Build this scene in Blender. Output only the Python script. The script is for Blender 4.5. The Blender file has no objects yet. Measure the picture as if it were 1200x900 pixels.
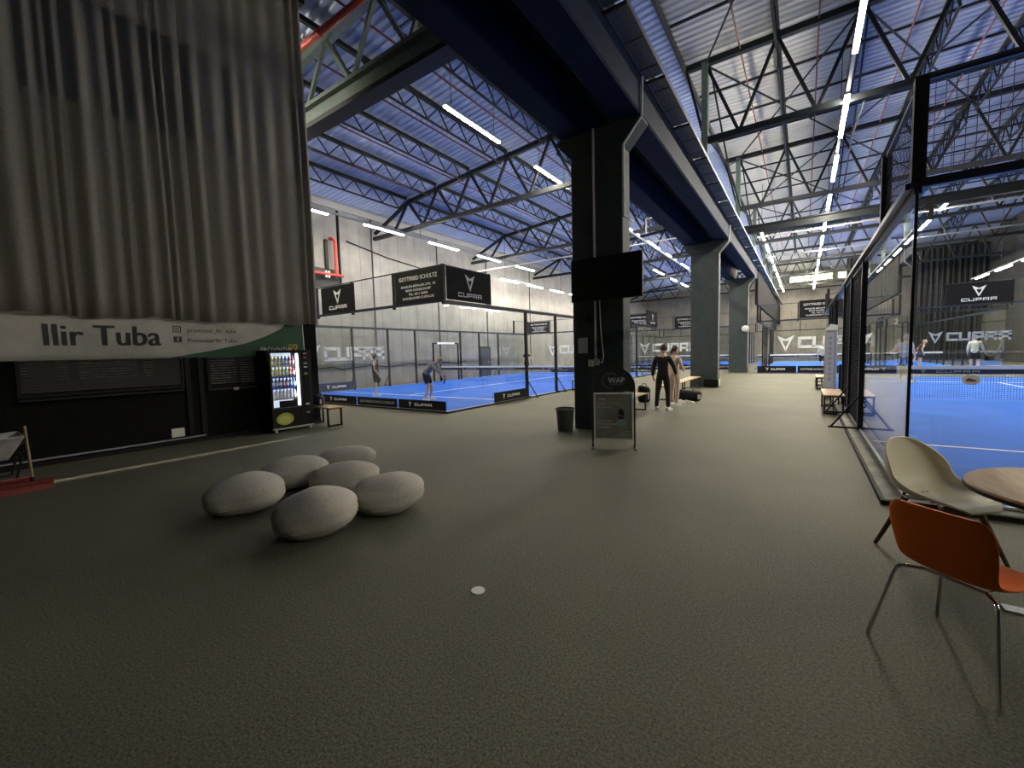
import bpy, bmesh, math, random
from math import sin, cos, pi, sqrt
from mathutils import Vector, Matrix
random.seed(7)
SC = bpy.context.scene
COL = SC.collection

# ------------------------------------------------------------------ camera, world, exposure
CAM_H = 1.6
YAW, PITCH, ROLL, FPX = 0.605960, -0.0731508, -0.0268457, 493.603
def camera_axes():
    f = Vector((-sin(YAW)*cos(PITCH), cos(YAW)*cos(PITCH), sin(PITCH)))
    r = Vector((cos(YAW), sin(YAW), 0)); u = r.cross(f)
    return cos(ROLL)*r + sin(ROLL)*u, -sin(ROLL)*r + cos(ROLL)*u, f
A_, B_, C_ = camera_axes()
cam = bpy.data.objects.new('camera', bpy.data.cameras.new('camera'))
COL.objects.link(cam)
cam.matrix_world = Matrix(((A_.x, B_.x, -C_.x, 0), (A_.y, B_.y, -C_.y, 0), (A_.z, B_.z, -C_.z, CAM_H), (0, 0, 0, 1)))
cam.data.sensor_width = 36.0; cam.data.lens = FPX/1200*36.0
cam.data.clip_start = 0.02; cam.data.clip_end = 300
SC.camera = cam
SC.view_settings.view_transform = 'Standard'; SC.view_settings.look = 'None'
SC.view_settings.gamma = 1.0; SC.view_settings.use_curve_mapping = False
SC.view_settings.exposure = 0.95
TUBE_POWER = 130.0
WALKWAY_POWER = 210.0
w = bpy.data.worlds.new('world'); SC.world = w; w.use_nodes = True
w.node_tree.nodes['Background'].inputs[0].default_value = (0.5, 0.55, 0.7, 1)
w.node_tree.nodes['Background'].inputs[1].default_value = 0.05
try:
    SC.cycles.max_bounces = 8; SC.cycles.diffuse_bounces = 4; SC.cycles.glossy_bounces = 3
    SC.cycles.transparent_max_bounces = 40; SC.cycles.sample_clamp_indirect = 4.0
    SC.cycles.caustics_reflective = False; SC.cycles.caustics_refractive = False
except Exception:
    pass

# ------------------------------------------------------------------ materials
MATS = {}
def mat(name, rgb, rough=0.6, metal=0.0, noise=0.0, nscale=20.0, emit=None, bump=0.0, bscale=80.0, spec=0.5, detail=4.0):
    if name in MATS: return MATS[name]
    m = bpy.data.materials.new(name); m.use_nodes = True
    nt = m.node_tree; b = nt.nodes['Principled BSDF']
    b.inputs['Base Color'].default_value = (*rgb, 1); b.inputs['Roughness'].default_value = rough
    b.inputs['Metallic'].default_value = metal
    b.inputs['Specular IOR Level'].default_value = spec
    if noise or bump:
        tc = nt.nodes.new('ShaderNodeTexCoord')
    if noise:
        n = nt.nodes.new('ShaderNodeTexNoise'); n.inputs['Scale'].default_value = nscale; n.inputs['Detail'].default_value = detail
        nt.links.new(tc.outputs['Object'], n.inputs['Vector'])
        r = nt.nodes.new('ShaderNodeValToRGB')
        r.color_ramp.elements[0].position = 0.3; r.color_ramp.elements[1].position = 0.7
        r.color_ramp.elements[0].color = (*[c*(1-noise) for c in rgb], 1)
        r.color_ramp.elements[1].color = (*[min(1, c*(1+noise)) for c in rgb], 1)
        nt.links.new(n.outputs['Fac'], r.inputs['Fac']); nt.links.new(r.outputs['Color'], b.inputs['Base Color'])
    if bump:
        n2 = nt.nodes.new('ShaderNodeTexNoise'); n2.inputs['Scale'].default_value = bscale
        nt.links.new(tc.outputs['Object'], n2.inputs['Vector'])
        bp = nt.nodes.new('ShaderNodeBump'); bp.inputs['Strength'].default_value = bump; bp.inputs['Distance'].default_value = 0.01
        nt.links.new(n2.outputs['Fac'], bp.inputs['Height']); nt.links.new(bp.outputs['Normal'], b.inputs['Normal'])
    if emit:
        b.inputs['Emission Color'].default_value = (*emit[0], 1); b.inputs['Emission Strength'].default_value = emit[1]
    MATS[name] = m
    return m

def glass_mat(name, tint, refl=1.0):
    m = bpy.data.materials.new(name); m.use_nodes = True
    nt = m.node_tree; nt.nodes.remove(nt.nodes['Principled BSDF'])
    out = nt.nodes['Material Output']
    t = nt.nodes.new('ShaderNodeBsdfTransparent'); t.inputs[0].default_value = (*tint, 1)
    g = nt.nodes.new('ShaderNodeBsdfGlossy'); g.inputs['Roughness'].default_value = 0.01
    g.inputs[0].default_value = (refl, refl, refl, 1)
    f = nt.nodes.new('ShaderNodeFresnel')
    ge = nt.nodes.new('ShaderNodeNewGeometry'); mr = nt.nodes.new('ShaderNodeMapRange')    # same pane from either side
    mr.inputs[3].default_value = 1.5; mr.inputs[4].default_value = 1/1.5
    nt.links.new(ge.outputs['Backfacing'], mr.inputs[0]); nt.links.new(mr.outputs[0], f.inputs[0])
    mx = nt.nodes.new('ShaderNodeMixShader')
    nt.links.new(f.outputs[0], mx.inputs[0]); nt.links.new(t.outputs[0], mx.inputs[1]); nt.links.new(g.outputs[0], mx.inputs[2])
    nt.links.new(mx.outputs[0], out.inputs[0])
    MATS[name] = m
    return m

def film_mat(name):
    m = bpy.data.materials.new(name); m.use_nodes = True
    nt = m.node_tree; nt.nodes.remove(nt.nodes['Principled BSDF'])
    d = nt.nodes.new('ShaderNodeBsdfDiffuse'); d.inputs[0].default_value = (.92, .93, .92, 1)
    t = nt.nodes.new('ShaderNodeBsdfTranslucent'); t.inputs[0].default_value = (.92, .93, .92, 1)
    mx = nt.nodes.new('ShaderNodeMixShader'); mx.inputs[0].default_value = .5
    nt.links.new(d.outputs[0], mx.inputs[1]); nt.links.new(t.outputs[0], mx.inputs[2]); nt.links.new(mx.outputs[0], nt.nodes['Material Output'].inputs[0])
    return m

def ramp_mat(name, build):
    m = bpy.data.materials.new(name); m.use_nodes = True
    build(m.node_tree, m.node_tree.nodes['Principled BSDF']); MATS[name] = m
    return m

def carpet(nt, b):
    tc = nt.nodes.new('ShaderNodeTexCoord')
    n = nt.nodes.new('ShaderNodeTexNoise'); n.inputs['Scale'].default_value = 75; n.inputs['Detail'].default_value = 5; n.inputs['Roughness'].default_value = 0.75
    nt.links.new(tc.outputs['Object'], n.inputs['Vector'])
    big = nt.nodes.new('ShaderNodeTexNoise'); big.inputs['Scale'].default_value = 0.7; big.inputs['Detail'].default_value = 5
    nt.links.new(tc.outputs['Object'], big.inputs['Vector'])
    r = nt.nodes.new('ShaderNodeValToRGB')
    r.color_ramp.elements[0].position = 0.38; r.color_ramp.elements[1].position = 0.64
    r.color_ramp.elements[0].color = (0.046, 0.046, 0.035, 1); r.color_ramp.elements[1].color = (0.205, 0.201, 0.150, 1)
    nt.links.new(n.outputs['Fac'], r.inputs['Fac'])
    r2 = nt.nodes.new('ShaderNodeValToRGB')
    r2.color_ramp.elements[0].position = 0.3; r2.color_ramp.elements[1].position = 0.7
    r2.color_ramp.elements[0].color = (0.85, 0.85, 0.85, 1); r2.color_ramp.elements[1].color = (1.1, 1.1, 1.1, 1)
    nt.links.new(big.outputs['Fac'], r2.inputs['Fac'])
    br = nt.nodes.new('ShaderNodeTexBrick'); br.offset = 0.0; br.inputs['Scale'].default_value = 1.0
    br.inputs['Brick Width'].default_value = 0.5; br.inputs['Row Height'].default_value = 0.5
    br.inputs['Mortar Size'].default_value = 0.004; br.inputs['Mortar Smooth'].default_value = 0.5
    br.inputs['Color1'].default_value = (1, 1, 1, 1); br.inputs['Color2'].default_value = (0.95, 0.95, 0.95, 1); br.inputs['Mortar'].default_value = (0.9, 0.9, 0.9, 1)
    nt.links.new(tc.outputs['Object'], br.inputs['Vector'])
    m1 = nt.nodes.new('ShaderNodeMix'); m1.data_type = 'RGBA'; m1.blend_type = 'MULTIPLY'; m1.inputs[0].default_value = 1
    m2 = nt.nodes.new('ShaderNodeMix'); m2.data_type = 'RGBA'; m2.blend_type = 'MULTIPLY'; m2.inputs[0].default_value = 1
    nt.links.new(r.outputs[0], m1.inputs[6]); nt.links.new(r2.outputs[0], m1.inputs[7])
    nt.links.new(m1.outputs[2], m2.inputs[6]); nt.links.new(br.outputs['Color'], m2.inputs[7])
    nt.links.new(m2.outputs[2], b.inputs['Base Color'])
    b.inputs['Roughness'].default_value = 0.65; b.inputs['Specular IOR Level'].default_value = 0.5; b.inputs['Specular Tint'].default_value = (1, .93, .72, 1)
    bp = nt.nodes.new('ShaderNodeBump'); bp.inputs['Strength'].default_value = 0.5; bp.inputs['Distance'].default_value = 0.006
    nt.links.new(n.outputs['Fac'], bp.inputs['Height']); nt.links.new(bp.outputs['Normal'], b.inputs['Normal'])

def seam_wall(axis, period, base, seam):
    def f(nt, b):
        tc = nt.nodes.new('ShaderNodeTexCoord'); sp = nt.nodes.new('ShaderNodeSeparateXYZ')
        nt.links.new(tc.outputs['Object'], sp.inputs[0])
        d = nt.nodes.new('ShaderNodeMath'); d.operation = 'DIVIDE'; d.inputs[1].default_value = period
        nt.links.new(sp.outputs[axis], d.inputs[0])
        fr = nt.nodes.new('ShaderNodeMath'); fr.operation = 'FRACT'; nt.links.new(d.outputs[0], fr.inputs[0])
        r = nt.nodes.new('ShaderNodeValToRGB'); r.color_ramp.interpolation = 'LINEAR'
        e = r.color_ramp.elements
        e[0].position = 0.0; e[0].color = (*seam, 1); e[1].position = 0.035; e[1].color = (1, 1, 1, 1)
        k = e.new(0.5); k.color = (0.93, 0.93, 0.93, 1); k = e.new(0.515); k.color = (0.75, 0.75, 0.75, 1); k = e.new(0.53); k.color = (1, 1, 1, 1)
        nt.links.new(fr.outputs[0], r.inputs[0])
        n = nt.nodes.new('ShaderNodeTexNoise'); n.inputs['Scale'].default_value = 1.3; n.inputs['Detail'].default_value = 7
        nt.links.new(tc.outputs['Object'], n.inputs['Vector'])
        r2 = nt.nodes.new('ShaderNodeValToRGB')
        r2.color_ramp.elements[0].position = 0.3; r2.color_ramp.elements[1].position = 0.7
        r2.color_ramp.elements[0].color = (*[c*0.8 for c in base], 1); r2.color_ramp.elements[1].color = (*[c*1.12 for c in base], 1)
        nt.links.new(n.outputs['Fac'], r2.inputs[0])
        m = nt.nodes.new('ShaderNodeMix'); m.data_type = 'RGBA'; m.blend_type = 'MULTIPLY'; m.inputs[0].default_value = 1
        nt.links.new(r.outputs[0], m.inputs[6]); nt.links.new(r2.outputs[0], m.inputs[7])
        nt.links.new(m.outputs[2], b.inputs['Base Color']); b.inputs['Roughness'].default_value = 0.85
    return f

def wood(nt, b, c0=(0.20, 0.115, 0.05), c1=(0.36, 0.22, 0.11)):
    tc = nt.nodes.new('ShaderNodeTexCoord'); mp = nt.nodes.new('ShaderNodeMapping'); mp.inputs['Scale'].default_value = (14, 1.2, 14)
    n = nt.nodes.new('ShaderNodeTexNoise'); n.inputs['Scale'].default_value = 3; n.inputs['Detail'].default_value = 6
    nt.links.new(tc.outputs['Object'], mp.inputs[0]); nt.links.new(mp.outputs[0], n.inputs['Vector'])
    r = nt.nodes.new('ShaderNodeValToRGB'); r.color_ramp.elements[0].position = 0.3; r.color_ramp.elements[1].position = 0.7
    r.color_ramp.elements[0].color = (*c0, 1); r.color_ramp.elements[1].color = (*c1, 1)
    nt.links.new(n.outputs['Fac'], r.inputs[0]); nt.links.new(r.outputs[0], b.inputs['Base Color']); b.inputs['Roughness'].default_value = 0.45

M = dict(
    carpet=ramp_mat('carpet', carpet),
    concrete=ramp_mat('concrete_panels', seam_wall(1, 1.25, (0.31, 0.305, 0.295), (0.35, 0.35, 0.35))),
    cladding=ramp_mat('profiled_cladding', seam_wall(0, 0.5, (0.33, 0.31, 0.27), (0.45, 0.45, 0.45))),
    wood=ramp_mat('light_wood', lambda nt, b: wood(nt, b, (0.34, 0.22, 0.11), (0.55, 0.38, 0.21))),
    table_wood=ramp_mat('oak_top', lambda nt, b: wood(nt, b, (0.42, 0.27, 0.13), (0.60, 0.42, 0.24))),
    dark_wood=ramp_mat('walnut_leg', lambda nt, b: wood(nt, b, (0.10, 0.055, 0.03), (0.18, 0.10, 0.055))),
    stick=mat('broom_stick', (0.42, 0.33, 0.2), 0.6, noise=0.15, nscale=12),
    pale_concrete=mat('kerb_concrete', (0.30, 0.29, 0.25), 0.85, noise=0.25, nscale=6),
    dark_wall=mat('dark_wall', (0.035, 0.035, 0.033), 0.9, noise=0.2, nscale=2),
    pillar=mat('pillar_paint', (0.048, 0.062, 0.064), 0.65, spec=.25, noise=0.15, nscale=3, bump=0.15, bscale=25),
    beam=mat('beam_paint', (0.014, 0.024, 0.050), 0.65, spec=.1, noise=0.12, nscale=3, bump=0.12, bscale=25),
    tray=mat('galvanised_tray', (0.16, 0.18, 0.22), 0.45, 0.6, noise=0.2, nscale=30),
    deck=mat('roof_deck_blue_bounce', (0.42, 0.50, 0.72), 0.45, 0.0, noise=0.06, nscale=1.0),  # blue light bounced off the courts is put into this colour
    deck_shaded=mat('roof_deck_shaded', (0.31, 0.36, 0.52), 0.5, 0.0, noise=0.06, nscale=1.0),  # same deck, weaker light at the right put into a darker colour
    deck_lit=mat('roof_deck_lit', (0.74, 0.73, 0.69), 0.45, 0.0, noise=0.06, nscale=1.0),  # same deck, lamp spill by the walkway put into a paler colour
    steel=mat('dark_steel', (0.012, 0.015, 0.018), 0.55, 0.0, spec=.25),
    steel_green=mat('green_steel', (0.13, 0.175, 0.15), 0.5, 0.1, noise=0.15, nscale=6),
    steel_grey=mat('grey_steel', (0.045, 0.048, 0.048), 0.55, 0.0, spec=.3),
    red=mat('red_pipe', (0.55, 0.06, 0.05), 0.45),
    red_thin=mat('sprinkler_pipe', (0.16, 0.03, 0.035), 0.5),
    white_pipe=mat('white_conduit', (0.75, 0.75, 0.73), 0.5),
    grey_pipe=mat('grey_conduit', (0.42, 0.42, 0.40), 0.5),
    tube=mat('led_tube', (1, 1, 1), 0.5, emit=((1.0, 0.91, 0.73), TUBE_POWER)),
    tube_dim=mat('led_tube_dimmed', (1, 1, 1), 0.5, emit=((1.0, 0.91, 0.73), 32.0)),
    tube_walk=mat('led_tube_walkway', (1, 1, 1), 0.5, emit=((1.0, 0.91, 0.73), WALKWAY_POWER)),
    trunk=mat('light_trunking', (0.30, 0.32, 0.36), 0.5, 0.2),
    black=mat('black_paint', (0.007, 0.007, 0.008), 0.5, spec=.25),
    black_metal=mat('black_steel', (0.012, 0.012, 0.014), 0.4, 0.3),
    rail=mat('blue_black_rail', (0.03, 0.035, 0.06), 0.35, 0.4),
    blackwall=mat('black_cladding', (0.006, 0.0065, 0.007), 0.7, noise=0.3, nscale=5, spec=.12),
    slat=mat('shutter_slat_glint', (0.22, 0.21, 0.18), 0.35, 0.6, noise=0.5, nscale=14),  # paler slat colour, stands in for light caught on the slats
    slat_dark=mat('shutter_slat_dark', (0.025, 0.024, 0.02), 0.5, 0.4),
    screen=mat('screen_black', (0.004, 0.004, 0.005), 0.25),
    vinyl=mat('black_vinyl', (0.007, 0.007, 0.009), 0.6, bump=0.12, bscale=6, spec=.2),
    vinyl_white=mat('white_vinyl', (0.66, 0.65, 0.60), 0.5, noise=0.12, nscale=3, bump=0.5, bscale=4),
    green_vinyl=mat('green_vinyl', (0.010, 0.095, 0.035), 0.5),
    letter=mat('white_letter', (0.92, 0.93, 0.92), 0.5),
    film=film_mat('white_glass_film'),
    letter_dim=mat('grey_letter', (0.42, 0.43, 0.43), 0.5),
    letter_black=mat('black_letter', (0.012, 0.012, 0.014), 0.5),
    letter_yellow=mat('yellow_letter', (0.75, 0.60, 0.03), 0.5),
    curtain=mat('drape_cloth', (0.33, 0.305, 0.27), 0.9, noise=0.10, nscale=30, bump=0.25, bscale=60, spec=0.1),
    turf=mat('blue_turf', (0.020, 0.150, 0.72), 0.75, noise=0.12, nscale=1.2, bump=0.2, bscale=200, spec=0.25),
    line=mat('white_line', (0.92, 0.94, 0.96), 0.7),
    pouf=mat('pouf_wool', (0.58, 0.555, 0.50), 0.95, noise=0.10, nscale=40, bump=0.35, bscale=150, spec=0.1),
    seam=mat('pouf_seam', (0.40, 0.38, 0.34), 0.95),
    cream=mat('cream_shell', (0.84, 0.80, 0.61), 0.5),
    orange=mat('orange_shell', (0.86, 0.175, 0.02), 0.5, spec=.25),
    chrome=mat('chrome', (0.75, 0.75, 0.75), 0.12, 1.0),
    alu=mat('brushed_aluminium', (0.55, 0.57, 0.58), 0.4, 0.8),
    bin=mat('bin_plastic', (0.085, 0.092, 0.085), 0.5),
    bin_lid=mat('bin_rim', (0.14, 0.15, 0.135), 0.5),
    white_plastic=mat('white_plastic', (0.72, 0.72, 0.68), 0.45),
    cream_plastic=mat('socket_plastic', (0.60, 0.60, 0.50), 0.45),
    column_wrap=mat('column_wrap', (0.45, 0.45, 0.43), 0.5), divider=mat('divider_panel', (0.018, 0.019, 0.018), 0.85, spec=.1),
    paper=mat('paper', (0.62, 0.62, 0.60), 0.8),
    poster=mat('poster_print', (0.27, 0.28, 0.25), 0.5, noise=0.35, nscale=3),
    poster_frame=mat('snap_frame', (0.95, 0.95, 0.88), 0.45),
    sign_top=mat('sign_header', (0.035, 0.045, 0.042), 0.5),
    skin=mat('skin', (0.66, 0.44, 0.34), 0.6),
    red_plastic=mat('red_broom', (0.22, 0.018, 0.016), 0.55, noise=0.3, nscale=15),
    bristle=mat('bristles', (0.12, 0.03, 0.03), 0.95, bump=1.0, bscale=120),
    zinc=mat('zinc_tray', (0.60, 0.62, 0.62), 0.5, 0.2, noise=0.25, nscale=8),
    rubber=mat('rubber', (0.015, 0.015, 0.015), 0.8),
    vend_back=mat('lit_interior', (0.8, 0.85, 0.9), 0.5, emit=((0.75, 0.85, 1.0), 0.35)),
    vend_strip=mat('lit_strip', (1, 1, 1), 0.5, emit=((0.85, 0.93, 1.0), 7.0)),
    lemon=mat('lemon_print', (0.36, 0.40, 0.05), 0.5, noise=0.3, nscale=25),
    lemon_in=mat('lemon_flesh', (0.50, 0.52, 0.16), 0.5),
    shelf_blue=mat('shelf_edge', (0.10, 0.16, 0.55), 0.5),
    daylight=mat('daylight_pane', (0.9, 0.95, 0.8), 0.5, emit=((0.92, 1.0, 0.62), 1.6)),
    mesh=mat('fence_wire', (0.014, 0.015, 0.020), 0.5, 0.3),
    mesh_grey=mat('fence_wire_grey', (0.20, 0.22, 0.26), 0.5, 0.3),
    net=mat('net_cord', (0.012, 0.014, 0.03), 0.8),
    tape=mat('net_tape', (0.78, 0.78, 0.76), 0.7),
    navy=mat('navy_vinyl', (0.015, 0.020, 0.05), 0.5),
    glass=glass_mat('court_glass', (0.96, 0.975, 0.968)),
    vend_glass=glass_mat('display_glass', (0.97, 0.98, 1.0)),
    dark_door=mat('dark_door', (0.05, 0.06, 0.075), 0.5),
)

# ------------------------------------------------------------------ mesh helpers
class MB:
    def __init__(self): self.bm = bmesh.new()
    def hexa(self, pts):
        v = [self.bm.verts.new(p) for p in pts]
        for f in ((3, 2, 1, 0), (4, 5, 6, 7), (0, 1, 5, 4), (1, 2, 6, 5), (2, 3, 7, 6), (3, 0, 4, 7)):
            self.bm.faces.new([v[i] for i in f])
        return self
    def box(self, x0, x1, y0, y1, z0, z1):
        return self.hexa([(x0, y0, z0), (x1, y0, z0), (x1, y1, z0), (x0, y1, z0), (x0, y0, z1), (x1, y0, z1), (x1, y1, z1), (x0, y1, z1)])
    def rbox(self, x0, x1, y0, y1, z0, z1, r=0.01, n=2):
        b2 = bmesh.new(); t = MB(); t.bm.free(); t.bm = b2; t.box(x0, x1, y0, y1, z0, z1)
        bmesh.ops.bevel(b2, geom=list(b2.edges), offset=r, segments=n, affect='EDGES', profile=0.5)
        self.absorb(b2); return self
    def absorb(self, b2, matrix=None):
        me = bpy.data.meshes.new('tmp'); b2.to_mesh(me); b2.free()
        if matrix: me.transform(matrix)
        self.bm.from_mesh(me); bpy.data.meshes.remove(me); return self
    def add_mesh(self, me, matrix=None):
        c = me.copy()
        if matrix: c.transform(matrix)
        self.bm.from_mesh(c); bpy.data.meshes.remove(c); return self
    def bar(self, p, q, wd, ht=None, up=(0, 0, 1)):
        p = Vector(p); q = Vector(q); ht = wd if ht is None else ht
        d = (q-p).normalized(); u = Vector(up)
        if abs(d.dot(u)) > 0.98: u = Vector((0, 1, 0))
        s = d.cross(u).normalized()*wd/2; t = s.cross(d).normalized()*ht/2
        return self.hexa([p-s-t, p+s-t, p+s+t, p-s+t, q-s-t, q+s-t, q+s+t, q-s+t])
    def tube(self, pts, r, n=8, caps=True):
        pts = [Vector(p) for p in pts]; rings = []
        rr = r if isinstance(r, (list, tuple)) else [r]*len(pts)
        ref = None
        for i, p in enumerate(pts):
            d = (pts[min(i+1, len(pts)-1)] - pts[max(i-1, 0)]).normalized()
            if ref is None:
                ref = Vector((0, 0, 1)) if abs(d.z) < 0.9 else Vector((1, 0, 0))
            s = (ref - d*ref.dot(d)).normalized(); ref = s; t = d.cross(s)
            rings.append([self.bm.verts.new(p + rr[i]*(s*cos(2*pi*k/n) + t*sin(2*pi*k/n))) for k in range(n)])
        for a, b in zip(rings, rings[1:]):
            for k in range(n): self.bm.faces.new([a[k], a[(k+1) % n], b[(k+1) % n], b[k]])
        if caps:
            self.bm.faces.new(rings[0][::-1]); self.bm.faces.new(rings[-1])
        return self
    def prism(self, poly, y0, y1):
        a = [self.bm.verts.new((x, y0, z)) for x, z in poly]; b = [self.bm.verts.new((x, y1, z)) for x, z in poly]
        n = len(poly)
        self.bm.faces.new(a); self.bm.faces.new(b[::-1])
        for k in range(n): self.bm.faces.new([a[k], b[k], b[(k+1) % n], a[(k+1) % n]])
        return self
    def lathe(self, prof, n=24, c=(0, 0, 0), sx=1, sy=1):
        rings = []
        for r, z in prof:
            rings.append([self.bm.verts.new((c[0]+sx*r*cos(2*pi*k/n), c[1]+sy*r*sin(2*pi*k/n), c[2]+z)) for k in range(n)])
        for a, b in zip(rings, rings[1:]):
            for k in range(n): self.bm.faces.new([a[k], a[(k+1) % n], b[(k+1) % n], b[k]])
        if prof[0][0] > 1e-5: self.bm.faces.new(rings[0][::-1])
        if prof[-1][0] > 1e-5: self.bm.faces.new(rings[-1])
        bmesh.ops.remove_doubles(self.bm, verts=[v for rg in (rings[0], rings[-1]) for v in rg], dist=1e-6)
        return self
    def ell(self, c, r, nu=16, nv=10, fn=None):
        prof = [(max(1e-7, sin(pi*i/nv)), -cos(pi*i/nv)) for i in range(nv+1)]
        t = MB(); t.lathe(prof, nu)
        for v in t.bm.verts:
            p = Vector((v.co.x*r[0], v.co.y*r[1], v.co.z*r[2]))
            if fn: p = fn(p)
            v.co = p + Vector(c)
        return self.absorb(t.bm)
    def mesh(self, name, smooth=False):
        bmesh.ops.recalc_face_normals(self.bm, faces=list(self.bm.faces))
        me = bpy.data.meshes.new(name); self.bm.to_mesh(me); self.bm.free()
        if smooth:
            for p in me.polygons: p.use_smooth = True
            try: me.set_sharp_from_angle(angle=0.7)
            except Exception: pass
        return me

def obj(name, mb, m, parent=None, smooth=False, loc=None, label=None, kind=None):
    me = mb.mesh(name, smooth) if isinstance(mb, MB) else mb
    if m is not None:
        me.materials.clear(); me.materials.append(M[m] if isinstance(m, str) else m)
    o = bpy.data.objects.new(name, me); COL.objects.link(o)
    if parent: o.parent = parent
    if loc: o.location = loc
    if label: o['label'] = label
    if kind: o['kind'] = kind
    return o
def tag(o, label, cat, group=None, kind=None):
    o['label'] = label; o['category'] = cat
    if group: o['group'] = group
    if kind: o['kind'] = kind
    return o
def thing(name, label, cat, loc=(0, 0, 0), rz=0.0, group=None):
    o = bpy.data.objects.new(name, None); COL.objects.link(o); o.empty_display_size = 0.1
    o.location = loc; o.rotation_euler = (0, 0, rz)
    return tag(o, label, cat, group)
def struct(name, mb, m, smooth=False, parent=None):
    o = obj(name, mb, m, parent, smooth)
    if parent is None: o['kind'] = 'structure'
    return o
def dup(root, loc=None, rz=None, label=None, group=None):
    r = root.copy(); COL.objects.link(r)
    if loc is not None: r.location = loc
    if rz is not None: r.rotation_euler = (0, 0, rz)
    if label: r['label'] = label
    if group: r['group'] = group
    for ch in list(root.children):
        c = ch.copy(); COL.objects.link(c); c.parent = r
        for g in list(ch.children):
            d = g.copy(); COL.objects.link(d); d.parent = c
    return r
def baked(me, mods):
    o = bpy.data.objects.new('tmp', me); COL.objects.link(o)
    for typ, kw in mods:
        md = o.modifiers.new('m', typ)
        for k, v in kw.items(): setattr(md, k, v)
    dg = bpy.context.evaluated_depsgraph_get(); dg.update()
    r = bpy.data.meshes.new_from_object(o.evaluated_get(dg))
    bpy.data.objects.remove(o); return r
ORD = ['first', 'second', 'third', 'fourth', 'fifth', 'sixth', 'seventh', 'eighth', 'ninth', 'tenth', 'eleventh', 'twelfth', 'thirteenth', 'fourteenth', 'fifteenth', 'sixteenth']

# text: flat letters in the local XZ plane, reading from -Y
_tc = {}
def text_mb(mb, s, x, z, height, align='CENTER', y0=-0.012, y1=0.0, bold=False, width=None):
    key = s
    if key not in _tc:
        cu = bpy.data.curves.new('t', 'FONT'); cu.body = s; cu.size = 1.0; cu.align_x = 'LEFT'; cu.resolution_u = 3; cu.extrude = 0.5
        o = bpy.data.objects.new('t', cu); COL.objects.link(o)
        dg = bpy.context.evaluated_depsgraph_get(); dg.update()
        me = bpy.data.meshes.new_from_object(o.evaluated_get(dg)); bpy.data.objects.remove(o)
        xs = [v.co.x for v in me.vertices]; ys = [v.co.y for v in me.vertices]
        _tc[key] = (me, min(xs), max(xs), min(ys), max(ys))
    me, xa, xb, ya, yb = _tc[key]
    cap = 0.72
    sc = height/cap; sx = sc if width is None else width/(xb-xa)
    w_ = (xb-xa)*sx
    ox = x - (w_/2 if align == 'CENTER' else 0 if align == 'LEFT' else w_)
    mtx = Matrix(((sx, 0, 0, ox-xa*sx), (0, 0, -(y1-y0), (y0+y1)/2), (0, sc, 0, z), (0, 0, 0, 1)))
    mb.add_mesh(me, mtx)
    return w_
GLY = {
    'C': [((1.5, .88), (.12, .88)), ((.12, .88), (.12, .12)), ((.12, .12), (1.5, .12))],
    'U': [((.12, 1), (.12, .12)), ((.12, .12), (1.4, .12)), ((1.4, .12), (1.4, 1))],
    'P': [((.12, 0), (.12, .88)), ((.12, .88), (1.4, .88)), ((1.4, .88), (1.4, .4)), ((1.4, .4), (.3, .4))],
    'R': [((.12, 0), (.12, .88)), ((.12, .88), (1.4, .88)), ((1.4, .88), (1.4, .4)), ((1.4, .4), (.3, .4)), ((1.22, .4), (1.4, 0))],
    'A': [((.12, 0), (.12, .88)), ((.12, .88), (1.4, .88)), ((1.4, .88), (1.4, 0)), ((.12, .4), (1.4, .4))],
}
def wide_word(mb, word, x, z, width, height, y0=-0.012, y1=0.0):
    """square wide lettering, left edge at x"""
    pitch = 1.85; tot = pitch*len(word)-0.33
    sx = width/tot
    for i, ch in enumerate(word):
        for (a, b) in GLY[ch]:
            ax, az = x+(a[0]+i*pitch)*sx, z+a[1]*height; bx_, bz = x+(b[0]+i*pitch)*sx, z+b[1]*height
            hw = 0.12*height; hx = min(0.12*height, 0.2*sx)
            if abs(a[0]-b[0]) > 0.1 and abs(a[1]-b[1]) > 0.1:
                mb.prism([(ax-hx, az), (ax+hx, az), (bx_+hx, bz), (bx_-hx, bz)], y0, y1)
            else:
                x0, x1 = min(ax, bx_)-hx, max(ax, bx_)+hx; z0, z1 = min(az, bz), max(az, bz)
                if abs(a[1]-b[1]) < 0.1: z0 -= hw; z1 += hw
                mb.box(x0, x1, y0, y1, z0, z1)
def emblem(mb, x, z, s, y0=-0.012, y1=0.0, sxf=1.0):
    half = [(-1, 1), (-.02, .50), (-.02, .20), (-.30, .33), (-.34, .08), (-.02, -.62), (-.02, -1.2), (-.64, .2)]
    for sg in (-1, 1):
        p = [(x+sg*px*s*sxf*-1, z+pz*s) for px, pz in half]
        mb.prism(p, y0, y1)

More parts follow.
